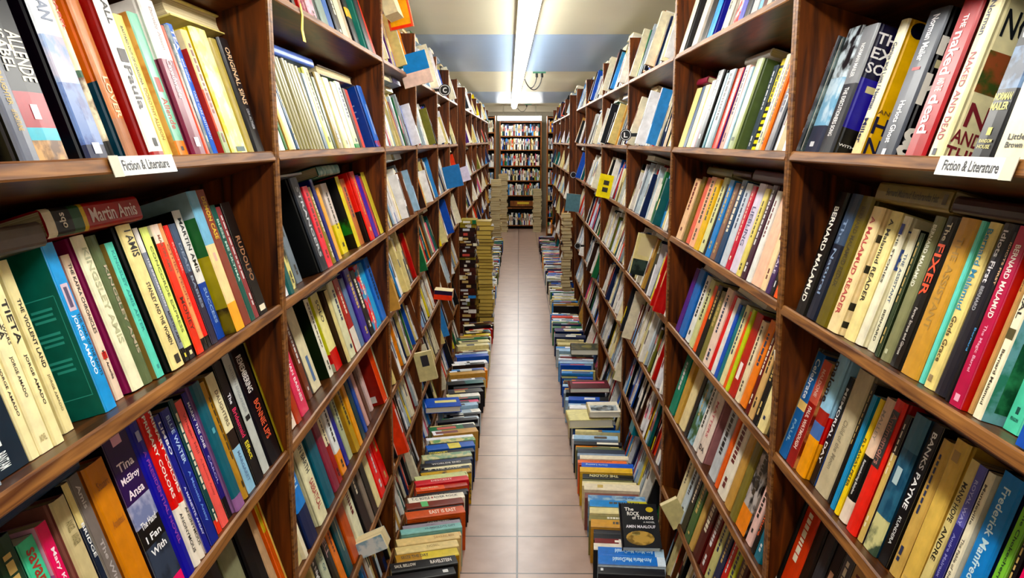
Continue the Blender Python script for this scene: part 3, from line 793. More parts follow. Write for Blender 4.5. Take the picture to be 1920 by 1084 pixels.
# ------------------------------------------------------------------ room shell
def floor_mat():
    m, nt, b = base_mat('ceramic_floor_tiles', 0.28, 0.5)
    tc = nt.nodes.new('ShaderNodeTexCoord'); mp = nt.nodes.new('ShaderNodeMapping')
    mp.inputs['Location'].default_value = (0.005, -0.23, 0)
    br = nt.nodes.new('ShaderNodeTexBrick'); br.offset = 0; br.squash = 1
    br.inputs['Scale'].default_value = 1; br.inputs['Brick Width'].default_value = 0.3055; br.inputs['Row Height'].default_value = 0.3055
    br.inputs['Mortar Size'].default_value = 0.0038; br.inputs['Mortar Smooth'].default_value = 0.2; br.inputs['Bias'].default_value = 0
    br.inputs['Color1'].default_value = lin('ae907e'); br.inputs['Color2'].default_value = lin('a48676'); br.inputs['Mortar'].default_value = lin('22150e')
    n = nt.nodes.new('ShaderNodeTexNoise'); n.inputs['Scale'].default_value = 9; n.inputs['Detail'].default_value = 8
    r = nt.nodes.new('ShaderNodeValToRGB'); r.color_ramp.elements[0].position = 0.3; r.color_ramp.elements[1].position = 0.7
    r.color_ramp.elements[0].color = (0.72, 0.66, 0.63, 1); r.color_ramp.elements[1].color = (1, 1, 1, 1)
    mx = nt.nodes.new('ShaderNodeMix'); mx.data_type = 'RGBA'; mx.blend_type = 'MULTIPLY'; mx.inputs['Factor'].default_value = 0.8
    L = nt.links.new
    L(tc.outputs['Object'], mp.inputs['Vector']); L(mp.outputs['Vector'], br.inputs['Vector']); L(tc.outputs['Object'], n.inputs['Vector'])
    L(n.outputs['Fac'], r.inputs['Fac']); L(br.outputs['Color'], mx.inputs[6]); L(r.outputs['Color'], mx.inputs[7]); L(mx.outputs[2], b.inputs['Base Color'])
    bp = nt.nodes.new('ShaderNodeBump'); bp.inputs['Strength'].default_value = 0.25; bp.inputs['Distance'].default_value = 0.003; bp.invert = True
    L(br.outputs['Fac'], bp.inputs['Height']); L(bp.outputs['Normal'], b.inputs['Normal'])
    return m
def plaster(name, hexs, rough):
    m, nt, b = base_mat(name, rough, 0.5)
    n = nt.nodes.new('ShaderNodeTexNoise'); n.inputs['Scale'].default_value = 3; n.inputs['Detail'].default_value = 6
    r = nt.nodes.new('ShaderNodeValToRGB'); c = lin(hexs)
    r.color_ramp.elements[0].color = tuple(v*0.9 for v in c[:3])+(1,); r.color_ramp.elements[1].color = c
    tc = nt.nodes.new('ShaderNodeTexCoord'); nt.links.new(tc.outputs['Object'], n.inputs['Vector'])
    nt.links.new(n.outputs['Fac'], r.inputs['Fac']); nt.links.new(r.outputs['Color'], b.inputs['Base Color'])
    bp = nt.nodes.new('ShaderNodeBump'); bp.inputs['Strength'].default_value = 0.08
    nt.links.new(n.outputs['Fac'], bp.inputs['Height']); nt.links.new(bp.outputs['Normal'], b.inputs['Normal'])
    return m
CREAM_C = plaster('cream_ceiling_panel', 'e2dcc0', 0.42)
BLUE_C = plaster('pale_blue_ceiling_panel', 'a4c0e2', 0.30)
WALLM = plaster('off_white_wall', 'b8ae98', 0.7)
HC = 2.27; WL, WR, YB, YF = -0.80, 0.85, 16.4, -2.6
mb = MB(); mb.box((WL-.6, YF, -0.06), (WR+.6, YB, 0), floor_mat()); tag(mb.build('floor'), kind='structure')
mb = MB(); ys = [YF, 0.1, 5.30, 8.06, 11.3, 14.6, YB]
for i in range(6):
    mb.box((WL-.1, ys[i]+0.004, HC), (WR+.1, ys[i+1]-0.004, HC+0.05), [CREAM_C, CREAM_C, BLUE_C, CREAM_C, BLUE_C, CREAM_C][i])
mb.box((WL-.1, YF, HC+0.012), (WR+.1, YB, HC+0.06), flat('panel_gap', '55575c', 0.7))
tag(mb.build('ceiling'), kind='structure')
for nm, a, b2 in (('wall_left', (WL-.06, YF, 0), (WL, YB, HC)), ('wall_right', (WR, YF, 0), (WR+.06, YB, HC)), ('wall_back', (WL-.06, YB, 0), (WR+.06, YB+.06, HC))):
    mb = MB(); mb.box(a, b2, WALLM); tag(mb.build(nm), kind='structure')
mb = MB(); mb.box((WL, 15.95, HC-0.10), (WR, 16.1, HC), WALLM); tag(mb.build('trim_1'), kind='structure')

# ------------------------------------------------------------------ ceiling lights
def glow():
    m = bpy.data.materials.new('fluorescent_diffuser'); m.use_nodes = True; nt = m.node_tree
    nt.nodes.remove(nt.nodes['Principled BSDF'])
    e = nt.nodes.new('ShaderNodeEmission'); e.inputs['Color'].default_value = (1, 0.985, 0.93, 1); e.inputs['Strength'].default_value = TUBE
    nt.links.new(e.outputs[0], nt.nodes['Material Output'].inputs['Surface']); return m
GLOW = glow(); STEEL = flat('white_enamel', 'b8b4a0', 0.5); BLK = flat('black_rubber', '0c0c0e', 0.5)
def lens_profile(mb, l, w, hgt, M):
    n = 8; pts = [(-w/2*math.cos(math.pi*i/n), -hgt*math.sin(math.pi*i/n)) for i in range(n+1)]
    vs = [(p[0], y, p[1]) for y in (0, l) for p in pts]; k = n+1
    fs = [(i, i+1, k+i+1, k+i) for i in range(n)] + [tuple(range(n, -1, -1)), tuple(range(k, 2*k)), (0, k, k+n, n)]
    mb.add(vs, fs, GLOW, M)
lx = lambda y: 0.094 - 0.0119*y
STRIP_Z = 2.215
y = -2.3; i = 0  # lights behind the camera are unseen, added to fill the aisle
while y < 14.2:
    e = empty('ceiling_light', loc=(lx(y+0.6), y+0.6, HC))
    rot = Matrix.Rotation(math.atan(0.0119), 4, 'Z')
    near = (y + .6)
    pos = ['behind the camera', 'nearest light of the strip over the aisle'][min(1, max(0, i-4))] if i < 6 else None
    tag(e, 'white fluorescent ceiling light, %s of the strip counted from the far end of the aisle' % ORD(14-i), 'ceiling light', 'fluorescent lights in one line over the aisle')
    e.matrix_world = Matrix.Translation((lx(y+.6), y+.6, HC)) @ rot
    m2 = MB(); m2.box((-0.052, -0.605, -0.035), (0.052, 0.605, 0), STEEL); m2.box((-0.044, -0.60, -0.044), (0.044, 0.60, -0.035), STEEL); m2.build('housing', e)
    m3 = MB(); lens_profile(m3, 1.2, 0.093, 0.050, Matrix.Translation((0, -0.6, -0.0445))); m3.build('diffuser', e)
    y += 1.215; i += 1
e = empty('ceiling_light', loc=(0.02, 15.3, HC)); tag(e, 'fluorescent light set crosswise above the bookcase at the aisle end', 'ceiling light')
m2 = MB(); m2.box((-0.40, -0.09, -0.20), (0.38, 0.09, -0.17), STEEL)
for xx in (-0.3, 0.28): m2.box((xx-.012, -.012, -0.17), (xx+.012, .012, 0), STEEL)
m2.build('housing', e)
m3 = MB(); lens_profile(m3, 0.78, 0.09, 0.075, Matrix.Translation((0.38, 0, -0.2)) @ Matrix.Rotation(math.pi/2, 4, 'Z')); m3.build('diffuser', e)
# hanging power cords
def cord(yc, xp, sag, n, label):
    e = empty('power_cord', loc=(xp, yc, HC)); tag(e, label, 'cord', 'black power cords hanging from the ceiling')
    m = MB(); m.box((-0.06, -0.03, -0.012), (0.06, 0.03, 0), flat('outlet_plate', '4a8a6a', 0.5)); m.build('outlet_plate', e)
    for q in range(n):
        x0 = -0.025 + 0.05*q
        m = MB(); m.tube([(x0, 0, -0.012), (x0, 0, -0.05)], 0.012, BLK, 10); m.build('plug', e)
        pts = []
        x1 = lx(yc) - xp + 0.055
        for a in range(15):
            u = a/14; pts.append((x0*(1-u) + x1*u, 0, -0.05 - (sag + 0.02*q)*math.sin(math.pi*min(1, u*0.97))**0.7 * (1 - 0.25*u)))
        m = MB(); m.tube(pts, 0.0045, BLK, 8); m.build('cable', e)
cord(8.1, 0.19, 0.11, 2, 'pair of black power cords looping from a green outlet to the strip light')
cord(15.0, 0.16, 0.09, 1, 'single black power cord looping at the far end of the ceiling')

# ------------------------------------------------------------------ bookcases along the aisle
SIDE_D = 0.300; PT = 0.0135
def rack(side, y0, y1, top, label, shelves=SZ):
    sx = -1 if side == 'L' else 1; X0 = XL if sx < 0 else XR
    e = empty('bookcase', loc=(X0, y0, 0)); tag(e, label, 'bookcase', 'wooden bookcases lining the aisle')
    w = y1 - y0
    def bx(m, x0, x1, ya, yb, z0, z1, mat, ch=0.0):
        a, b2 = (min(sx*x0, sx*x1), ya, z0), (max(sx*x0, sx*x1), yb, z1)
        (m.bbox(a, b2, mat, ch) if ch else m.box(a, b2, mat))
    for ya in (0.001, w-PT-0.001):
        m = MB(); bx(m, -0.004, 0.0, ya, ya+PT, 0, top, W_EDGE); bx(m, 0.0, SIDE_D, ya, ya+PT, 0, top, W_SIDE, 0.001); m.build('side_panel', e)
    m = MB(); bx(m, SIDE_D-0.006, SIDE_D, 0.001+PT, w-PT-0.001, 0.02, top-0.02, W_BACK); m.build('back_panel', e)
    for z in shelves:
        m = MB(); l = (w - 2*PT - 0.003)
        M = Matrix.Translation((0, w/2, z)) @ frame((0,0,0), (sx*CT, 0, -ST), (0, 1 if sx > 0 else -1, 0), (sx*ST, 0, CT))
        # board with a slightly worn, rounded front lip
        n = 14; fr = []
        for q in range(n+1):
            yy = -l/2 + l*q/n; j = R.uniform(-0.0006, 0.0006)
            fr.append((yy, j))
        prof = lambda j: [(0.284, -0.020), (0.002+j, -0.020), (0+j, -0.018), (0+j, -0.003), (0.003+j, 0), (0.284, 0)]
        vs = [(p[0], yy, p[1]) for yy, j in fr for p in prof(j)]
        k = 6
        edge, face = [], []
        for q in range(n):
            for p in range(k):
                f = (q*k+p, q*k+(p+1) % k, (q+1)*k+(p+1) % k, (q+1)*k+p)
                (edge if p in (1, 2, 3) else face).append(f)
        mm = MB(); mm.add(vs, face + [tuple(range(k-1, -1, -1)), tuple(range(n*k, n*k+k))], W_SHELF); o = len(mm.v)
        mm.add(vs, edge, W_EDGE)
        ob = mm.build('shelf', e); ob.matrix_local = M
    m = MB(); bx(m, 0.02, 0.036, 0.001+PT, w-PT-0.001, 0.0, 0.05, W_SIDE); m.build('plinth', e)
    return e
near_n = ['nearest', 'second', 'third', 'fourth', 'fifth', 'sixth', 'seventh', 'eighth', 'ninth', 'tenth', 'eleventh', 'twelfth']
tops = [2.2, 2.2, 2.115, 2.11, 2.105, 2.10, 2.10]
bays = {'L': [], 'R': []}
for side, runs in (('L', (UL, UL2)), ('R', (UR, UR2))):
    c = 0
    for ri, U in enumerate(runs):
        for i in range(len(U)-1):
            tp = tops[min(c, 6)]
            rack(side, U[i], U[i+1], tp, 'dark stained wooden bookcase, %s on the %s side of the aisle' % (near_n[c], 'left' if side == 'L' else 'right'))
            bays[side].append((U[i], U[i+1], c)); c += 1

# ------------------------------------------------------------------ the remaining books (far bays): one uncounted mass
ST_MB = MB()
PAL = [('f4f0e8',20),('ece4cc',14),('e4d8a8',7),('d8c890',4),('c49c5c',4),('101014',11),('24262e',6),('1c2c54',6),('2c5cb4',5),('4c90cc',5),('a8c4dc',4),('8c98a4',4),
       ('b82c20',3),('e0522c',2.5),('781c1c',3),('6b4226',4),('3a2214',3),('1c6464',3),('2c7048',3),('7c7c3c',3),('e8d440',2),('ec9838',2),('583078',.6),('d86c88',.8),('f0f0f4',14),('c0ccd4',8)]
PH = [p[0] for p in PAL]; PW = [p[1] for p in PAL]
SR = random.Random(21)
def sbook(M, d, t, h, hexs, pm=None, band=None):
    T = t/2; w = min(0.0018, t*.2)
    mat = paint(hexs); g = ST_MB
    g.box((0, -T, 0), (w*1.3, T, h), mat, M)
    g.box((w*1.3, -T, 0), (d, -T+w, h), mat, M); g.box((w*1.3, T-w, 0), (d, T, h), mat, M)
    g.box((w*1.3, -T+w, 0.002), (d-0.003, T-w, h-0.003), pm or PAGES_WHITE, M)
    if band:
        z0, z1, c = band
        q = T*0.55
        g.add([(-0.0006,-q,z0*h),(-0.0006,q,z0*h),(-0.0006,q,z1*h),(-0.0006,-q,z1*h)], [(3,2,1,0)], ink(c), M)
    if SR.random() < .4:
        a, b2 = SR.choice([(0.0, .25), (.0, .5), (.6, 1.0), (.3, .55), (.78, 1.0)])
        g.add([(-0.0004,-T,a*h),(-0.0004,T,a*h),(-0.0004,T,b2*h),(-0.0004,-T,b2*h)], [(3,2,1,0)], paint(pick()), M)
def pick(): return SR.choices(PH, PW)[0]
def pick_floor():
    h = pick()
    return pick() if h in ('f4f0e8', 'f0f0f4', 'ece4cc') else h
def rband(hx):
    lum = sum(int(hx[j:j+2], 16) for j in (0,2,4))
    return (SR.uniform(.3,.55), SR.uniform(.6,.93), SR.choice(['2a2420','6a2018','203058','504030']) if lum > 380 else SR.choice(['e4dcc8','c8a860','d0d4d8','c04030']))
def fill(side, ya, yb, k, far=False):
    sx = -1 if side == 'L' else 1; z = SZ[k]
    y = yb - 0.004; tops_ = []
    while y > ya + 0.012:
        t = SR.choice([SR.uniform(.008,.016), SR.uniform(.014,.028), SR.uniform(.022,.042)])
        if y - t < ya: t = y - ya
        h = SR.choice([SR.uniform(.17,.195), SR.uniform(.195,.235), SR.uniform(.21,.24)])
        d = h*SR.uniform(.6,.7)
        s = max(0.002, SR.gauss(0.012, 0.009)); s = min(s, 0.235-d)
        if far and SR.random() < .05: s = -SR.uniform(.01, .04)
        hx = pick()
        M = shelf_frame(sx, y - t/2, z, s, lean=SR.uniform(-.03, .02))
        sbook(M, d, t-0.0006, h, hx, SR.choice([PAGES_WHITE, PAGES_TAN, PAGES_WHITE, PAGES_GOLD]), rband(hx) if t > .012 and SR.random() < .8 else None)
        tops_.append((y-t/2, h))
        y -= t
        if SR.random() < .035: y -= SR.uniform(.01, .05)
    # books laid flat on the tops of the row
    if k <= 1 or SR.random() < .75:
        p = SR.uniform(ya+.05, max(ya+.06, yb-.25))
        reps = SR.randint(1, 3 if k == 0 else 2)
        while reps > 0 and p + .24 < yb - .01:
            hh = max([h for (yy, h) in tops_ if p-.02 < yy < p+.26] + [.2]) + 0.002
            lay = SR.randint(1, 3) if k == 0 else 1
            for q in range(lay):
                t = SR.uniform(.014, .036)
                if k > 0 and hh + t > 0.268: break
                if k == 0 and z + (hh + t + .05)*CT > 2.262: break
                L_ = SR.uniform(.18,.235); dd = L_*.66; x0 = SR.uniform(-.012, .02)
                flat_book(sx, z, p + SR.uniform(0,.02), L_, hh, t, dd, x0, pick(), SR.random() < .55)
                hh += t + 0.0008
            p += .26 + SR.uniform(0,.2); reps -= 1
def lie_frame(sx, z, y0, L_, hz, x0, dd, spine_out):
    X0 = XL if sx < 0 else XR
    A = Vector((sx*CT, 0, -ST)); V = Vector((sx*ST, 0, CT)); Yv = Vector((0, 1, 0))
    O = Vector((X0, y0, z)) + V*hz
    if spine_out: xa = A; org = O + A*x0
    else: xa = -A; org = O + A*(x0+dd)
    # head of the book: opposite to the reader's right
    za = (-Yv if sx < 0 else Yv) * (1 if spine_out else -1)
    if za.y < 0: org = org + Yv*L_
    ya = za.cross(xa)
    return frame(org, xa, ya, za)
def flat_book(sx, z, y0, L_, hz, t, dd, x0, hx, spine_out):
    M = lie_frame(sx, z, y0, L_, hz + t/2, x0, dd, spine_out)
    sbook(M, dd, t, L_, hx, SR.choice([PAGES_WHITE, PAGES_TAN]))
def lying(side, k, px0, px1, hz, t, dd, x0, spine_out, spine, cover, texts, label, hard=True, pm=None, yaw=0):
    sx = -1 if side == 'L' else 1; X0 = XL if sx < 0 else XR; z = SZ[k]
    ca, cb = solve_y(px0, X0+sx*(x0+hz*ST), z+hz), solve_y(px1, X0+sx*(x0+hz*ST), z+hz)
    y0, y1 = min(ca, cb), max(ca, cb)
    U = UL if sx < 0 else UR; b_ = 0 if (y0+y1)/2 < U[1] else 1
    y0 = max(y0, U[b_] + PT + .004); y1 = min(y1, U[b_+1] - PT - .004)
    for e_ in QUEUE:                      # the row beneath stays just under the book lying on it
        Mq, tq = e_[2][0], e_[2][2]
        if 'standing' in e_[2][11] and Mq[0][3]*sx > 0 and abs(Mq[2][3] - z) < .06 and y0 - tq/2 < Mq[1][3] < y1 + tq/2 and (Mq[1][3] < U[1]) == (b_ == 0):
            e_[2][3] = min(e_[2][3], hz - .004)
    M = lie_frame(sx, z, y0, y1-y0, hz + t/2, x0, dd, spine_out)
    if yaw: M = M @ Matrix.Translation((dd/2, 0, (y1-y0)/2)) @ Matrix.Rotation(yaw, 4, 'Y') @ Matrix.Translation((-dd/2, 0, -(y1-y0)/2))
    make_book(M, dd, t, y1-y0, hard, spine, cover, texts, [], 1, label, 'books laid flat on other books', None, pm)

def jut(side, ya, yb, k):
    sx = -1 if side == 'L' else 1
    for q in range(SR.randint(1, 2)):
        p = SR.uniform(ya+.05, max(ya+.06, yb-.27)); t = SR.uniform(.018, .04); L_ = SR.uniform(.18,.23)
        flat_book(sx, SZ[k], p, L_, .243 + SR.uniform(-.004,.004), min(t, .036), L_*.66, SR.uniform(-.055, -.01), pick(), SR.random() < .5)
for side in 'LR':
    for (ya, yb, c) in bays[side]:
        for k in range(7):
            if c >= 2 and k > 0 and SR.random() < .62: jut(side, ya+PT, yb-PT, k)
            if c < 2 and (side, c, k) in FREE:
                yl = FREE[(side, c, k)][0]
                if yl > ya + .06: fill(side, ya + PT + .004, yl - .002, k)
            else: fill(side, ya + PT + .004, yb - PT - .004 - (SR.uniform(0,.08) if SR.random() < .3 else 0), k, c >= 2)
# the run beyond the gap: nothing stands in the gap itself

# ------------------------------------------------------------------ books laid flat in the two nearest bays
lying('L', 1, 318, 455, .232, .036, .15, .012, False, 'e8dca0', 'e0d48c', [], 'cream hardcover laid flat on the upper row, nearest left bookcase, pages outward')
lying('L', 2, -20, 88, .215, .03, .13, .015, True, '6c6058', '', [], 'brown grey hardcover laid flat at the left edge, second shelf of nearest left bookcase')
lying('L', 2, 92, 268, .222, .036, .14, .012, True, 'a8281c:62,e0c030:66,2c5c3c:76,141414:92,e8dcc4', 'a02018', ['Martin Amis@6-58@f0dcd8@.6', '=obs@82-88@e8e0d0@.6'], 'red black and green hardcover laid flat, second shelf of nearest left bookcase')
lying('L', 3, -40, 150, .232, .03, .14, .01, True, '123c5c:85,1c5030', '0c2c44', ['Mary Kay Andrews@12-60@0a1828@.55', '#@4-8@081018@.5'], 'dark blue hardcover laid flat, third shelf of nearest left bookcase')
lying('R', 2, 1640, 1778, .236, .034, .14, .01, True, '8c7c4c', '7c6c40', ['Bernard Malamud Rembrandts Hat@14-84@3c3018@.4', '#@4-9@4c4024@.5'], 'tan hardcover laid flat with dark lettering, second shelf of nearest right bookcase')
lying('R', 2, 1785, 1925, .238, .024, .14, .012, True, '3c2014', '', [], 'dark brown hardcover laid flat, second shelf of nearest right bookcase')
lying('R', 3, 1735, 1940, .236, .032, .15, .03, True, '3c1210', '3c1210', ['Kings Hall@55-80@8c5c3c@.4', 'KARITA KANDARNE@12-46@8c5c3c@.35'], 'dark red leather volume laid flat, third shelf of nearest right bookcase')
lying('L', 1, 512, 589, .232, .026, .13, .015, True, '5c7cc8', '5474c4', [], 'plain cornflower blue hardcover laid flat, second left bookcase')
lying('L', 1, 600, 664, .220, .03, .14, .02, False, '4c3c34', '3c302c', [], 'dark brown hardcover laid flat with pages outward, second left bookcase')
lying('L', 2, 521, 566, .250, .006, .13, .0, True, 'a8acb0', '888c90', [], 'slim grey pamphlet sticking out over a tall black cover, second left bookcase', False)
lying('L', 2, 598, 638, .238, .03, .10, .01, True, '4c8c80~b0c8b8', '3c7468', [], 'green marbled hardcover laid flat, second left bookcase')
lying('L', 3, 575, 637, .238, .03, .14, .0, False, '24303c', '1c2834', [], 'dark blue hardcover laid flat, white pages outward, second left bookcase', True, PAGES_WHITE)
lying('R', 1, 1290, 1325, .215, .022, .12, .006, True, '8c2c44', '7c2438', [], 'wine red hardcover laid flat on top of cream books, second right bookcase')
lying('R', 1, 1396, 1444, .242, .022, .13, .02, True, 'b0a8a0', 'c8c0b8', [], 'worn grey paperback laid flat above the olive hardcover, second right bookcase')
lying('R', 2, 1325, 1372, .232, .024, .13, .01, True, '7c7844', '', [], 'olive hardcover laid flat, third shelf of the second right bookcase')
lying('R', 2, 1374, 1408, .240, .016, .12, .006, True, '4c2c18', '', [], 'small brown book laid flat, third shelf of the second right bookcase')
lying('R', 2, 1410, 1474, .235, .030, .14, .008, True, '541820', '', [], 'maroon hardcover laid flat, third shelf of the second right bookcase')
lying('R', 3, 1316, 1356, .232, .024, .13, .0, False, '3c3c44', '', [], 'grey book laid flat, pages outward, fourth shelf of the second right bookcase', True, PAGES_WHITE)
lying('R', 3, 1378, 1430, .236, .026, .14, -.012, False, '14181c', '', [], 'black book jutting out, pages outward, fourth shelf of the second right bookcase', True, PAGES_WHITE)

# ------------------------------------------------------------------ loose books turned face out or sticking into the aisle
def facing(px, py, y, w, h, t, roll, spine, cover, ctexts, label, yaw=0, texts=()):
    """a book whose cover faces down the aisle, centre seen where the photo has it"""
    u = (px-960)/F; v = (542-py)/F
    up = (RT[1]*FX[2], -RT[0]*FX[2], RT[0]*FX[1]-RT[1]*FX[0])
    d = [FX[i] + u*(RT[i] if i < 3 else 0) + v*up[i] for i in range(3)]
    q = y/d[1]; c = Vector((q*d[0], y, EYE + q*d[2]))
    side = -1
    Rm = Matrix.Rotation(yaw, 4, 'Z') @ Matrix.Rotation(roll, 4, 'Y')
    M = Matrix.Translation(c) @ Rm @ Matrix.Translation((-w/2, 0, -h/2))
    make_book(M, w, t, h, False, spine, cover, list(texts), ctexts, side, label, 'loose books sticking out of the shelves')
facing(778, 130, 3.66, .125, .135, .018, math.radians(-15), 'e8e0c0', 'e8ccc0:42,2484c0', [], 'sky blue and pale pink book standing out at an upper left shelf')
facing(849, 331, 4.86, .10, .125, .02, math.radians(-13), '2c6ca4', '3c7cb4', [], 'blue face-out book jutting from a left shelf')
facing(869, 327, 5.9, .08, .10, .015, math.radians(-18), 'b84c90', 'dcd4e8', [], 'lilac white face-out book with pink edge on the left side')
facing(798, 686, 3.72, .085, .135, .024, math.radians(-13), 'd8d0a0', 'd4cca0', ['#@35-75@50-88@282830'], 'cream book turned face out with a dark photo, low on the left')
facing(1134, 349, 4.75, .078, .13, .016, math.radians(12), 'e8d830', 'ecdc20', ['#@35-75@55-75@282820', '#@35-75@25-45@282820'], 'bright yellow book turned face out on the right side')
facing(1074, 380, 7.5, .125, .155, .02, math.radians(6), '5c7c84', '64848c', [], 'grey blue book turned face out on the right side')
facing(1207, 478, 3.7, .09, .185, .022, math.radians(12), 'e0d4a0', '46564e~24302c:38,e4d8a4', ['#@15-90@48-92@dccc98', '=@1-2@1-2@ffffff'], 'cream and dark green book turned face out on the right side')
facing(832, 551, 4.5, .10, .05, .10, math.radians(5), 'e85020', 'e85020:55,2c1840', [], 'small orange and violet book lying out of a left shelf')
facing(1265, 962, 2.62, .06, .095, .022, math.radians(-28), 'e0d8b0', 'e0d8a8', [], 'cream book slipping out low on the right side')
facing(1196, 803, 3.75, .06, .05, .09, math.radians(15), '1c7c8c', '1c7c8c', [], 'small teal book jutting out low on the right side')
facing(696, 1018, 2.42, .10, .05, .06, math.radians(-24), '8cb0c4', '98bccc~e0e8e8', [], 'pale blue paperback leaning at the foot of the second left bookcase')
facing(747, 22, 3.25, .09, .125, .02, math.radians(-12), 'e84c1c', 'e84c1c:9,f0b020:94,e84c1c', ['#@0-8@0-100@e84c1c', '#@92-100@0-100@e84c1c', '#@40-44@30-80@8c5c18'], 'yellow book with an orange border on top of the left shelves')
facing(733, 14, 3.15, .05, .07, .16, math.radians(-20), 'e8dcb8', 'ece0bc', [], 'cream book piled beside the orange bordered one')

# ------------------------------------------------------------------ shelf labels, round signs, ribbon, card
def shelf_label(side, k, px0, px1, st, label, yaw=0.0, drop=0.0):
    sx = -1 if side == 'L' else 1; X0 = XL if sx < 0 else XR; z = SZ[k]
    a, b2 = solve_y(px0, X0, z), solve_y(px1, X0, z); y0, y1 = min(a, b2), max(a, b2); L_ = y1-y0
    M = frame((X0 - sx*0.0015, (y0+y1)/2, z), (sx*CT, 0, -ST), (0, 1 if sx > 0 else -1, 0), (sx*ST, 0, CT))
    e = empty('shelf_label', M); tag(e, label, 'label', 'printed shelf labels')
    m = MB(); hgt = 0.024
    m.box((-0.0012, -L_/2, -hgt+drop), (0, L_/2, drop), flat('label_card', 'f4f4f4', 0.35)); m.build('card', e)
    m = MB(); put_text(m, st, (-0.0016, L_*0.40, -hgt*0.76+drop), (0, -1, 0), (0, 0, 1), L_*0.78, hgt*0.56, ink('24242c')); m.build('lettering', e)
    m = MB()
    for s in (-1, 1):
        m.box((-0.0022, s*L_/2 - 0.012, -hgt+drop-.001), (-0.0013, s*L_/2 + 0.012, drop+.001), flat('clear_tape', 'd8d0c0', 0.1)) if s*sx < 0 else None
    if m.v: m.build('tape', e)
shelf_label('L', 1, 206, 318, 'Fiction & Literature', 'white card reading FICTION & LITERATURE taped to the left shelf edge')
shelf_label('R', 1, 1768, 1905, 'Fiction & Literature', 'white card reading FICTION & LITERATURE on the right shelf edge')
def disc(px, py, y, r, st, label):
    u = (px-960)/F; v = (542-py)/F
    up = (RT[1]*FX[2], -RT[0]*FX[2], RT[0]*FX[1]-RT[1]*FX[0])
    d = [FX[i] + u*RT[i] + v*up[i] for i in range(3)]
    q = y/d[1]; c = (q*d[0], y, EYE+q*d[2])
    e = empty('letter_sign', loc=c); tag(e, label, 'sign', 'round black letter signs on the uprights')
    m = MB(); n = 28
    def ring(r_, yy): return [(r_*math.cos(2*math.pi*i/n), yy, r_*math.sin(2*math.pi*i/n)) for i in range(n)]
    vs = ring(r, 0) + ring(r, -0.004); m.add(vs, [tuple(range(n)), tuple(range(2*n-1, n-1, -1))] + [(i, n+i, n+(i+1) % n, (i+1) % n) for i in range(n)], flat('black_disc', '0a0a0c', 0.3)); m.build('disc', e)
    m = MB(); vs = ring(r*.86, -0.0046) + ring(r*.78, -0.0046); m.add(vs, [(i, (i+1) % n, n+(i+1) % n, n+i) for i in range(n)], ink('f0f0f0'))
    if st: put_text(m, st, (-r*.32, -0.0047, -r*.42), (1,0,0), (0,0,1), r*.64, r*.84, ink('f0f0f0'))
    m.build('lettering', e)
    m = MB(); m.box((-0.004 if c[0] > 0 else -r-0.03, 0, -0.008), (r+0.03 if c[0] > 0 else 0.004, 0.003, 0.008), flat('black_disc', '0a0a0c', 0.3)); m.build('bracket', e)
disc(834, 169, 4.9, .034, 'C', 'round black sign with the letter C on a left upright')
disc(1173, 253, 3.95, .027, 'L', 'round black sign with the letter L on a right upright')
disc(1075, 328, 7.6, .03, '', 'small ringed black disc on a distant right upright')
disc(1083, 461, 6.6, .026, '', 'ringed black disc lower down among the right shelves')
# yellow ribbon hanging from the top shelf of the second left bookcase
m = MB(); yb_ = solve_y(560, XL, SZ[0])
pts = [(XL+.004, yb_, SZ[0]-.005+.01), (XL+.008, yb_, SZ[0]-.02), (XL+.007, yb_-.004, SZ[0]-.05), (XL+.010, yb_+.002, SZ[0]-.075)]
vs = []; fs = []
for i, p in enumerate(pts):
    w = .004 + .0025*i
    vs += [(p[0], p[1]-w, p[2]), (p[0], p[1]+w, p[2]), (p[0]-.0012, p[1]+w, p[2]), (p[0]-.0012, p[1]-w, p[2])]
for i in range(3):
    for j in range(4): fs.append((i*4+j, i*4+(j+1) % 4, i*4+4+(j+1) % 4, i*4+4+j))
fs += [(0,1,2,3), (15,14,13,12)]
m.add(vs, fs, flat('yellow_ribbon', 'f0d020', 0.5)); tag(m.build('ribbon'), 'yellow ribbon hanging over the edge of the upper left shelf', 'ribbon')
yb_ = solve_y(1447, XR, 1.0)
m = MB(); M = shelf_frame(1, yb_+.0, 1.0, 0.02); m.box((0, -.001, .10), (.075, .001, .215), flat('cream_card', 'e8e0cc', .6), M @ Matrix.Rotation(math.radians(-24), 4, 'Y')); tag(m.build('paper_card'), 'blank cream card standing slanted beside the second right bookcase upright', 'card')

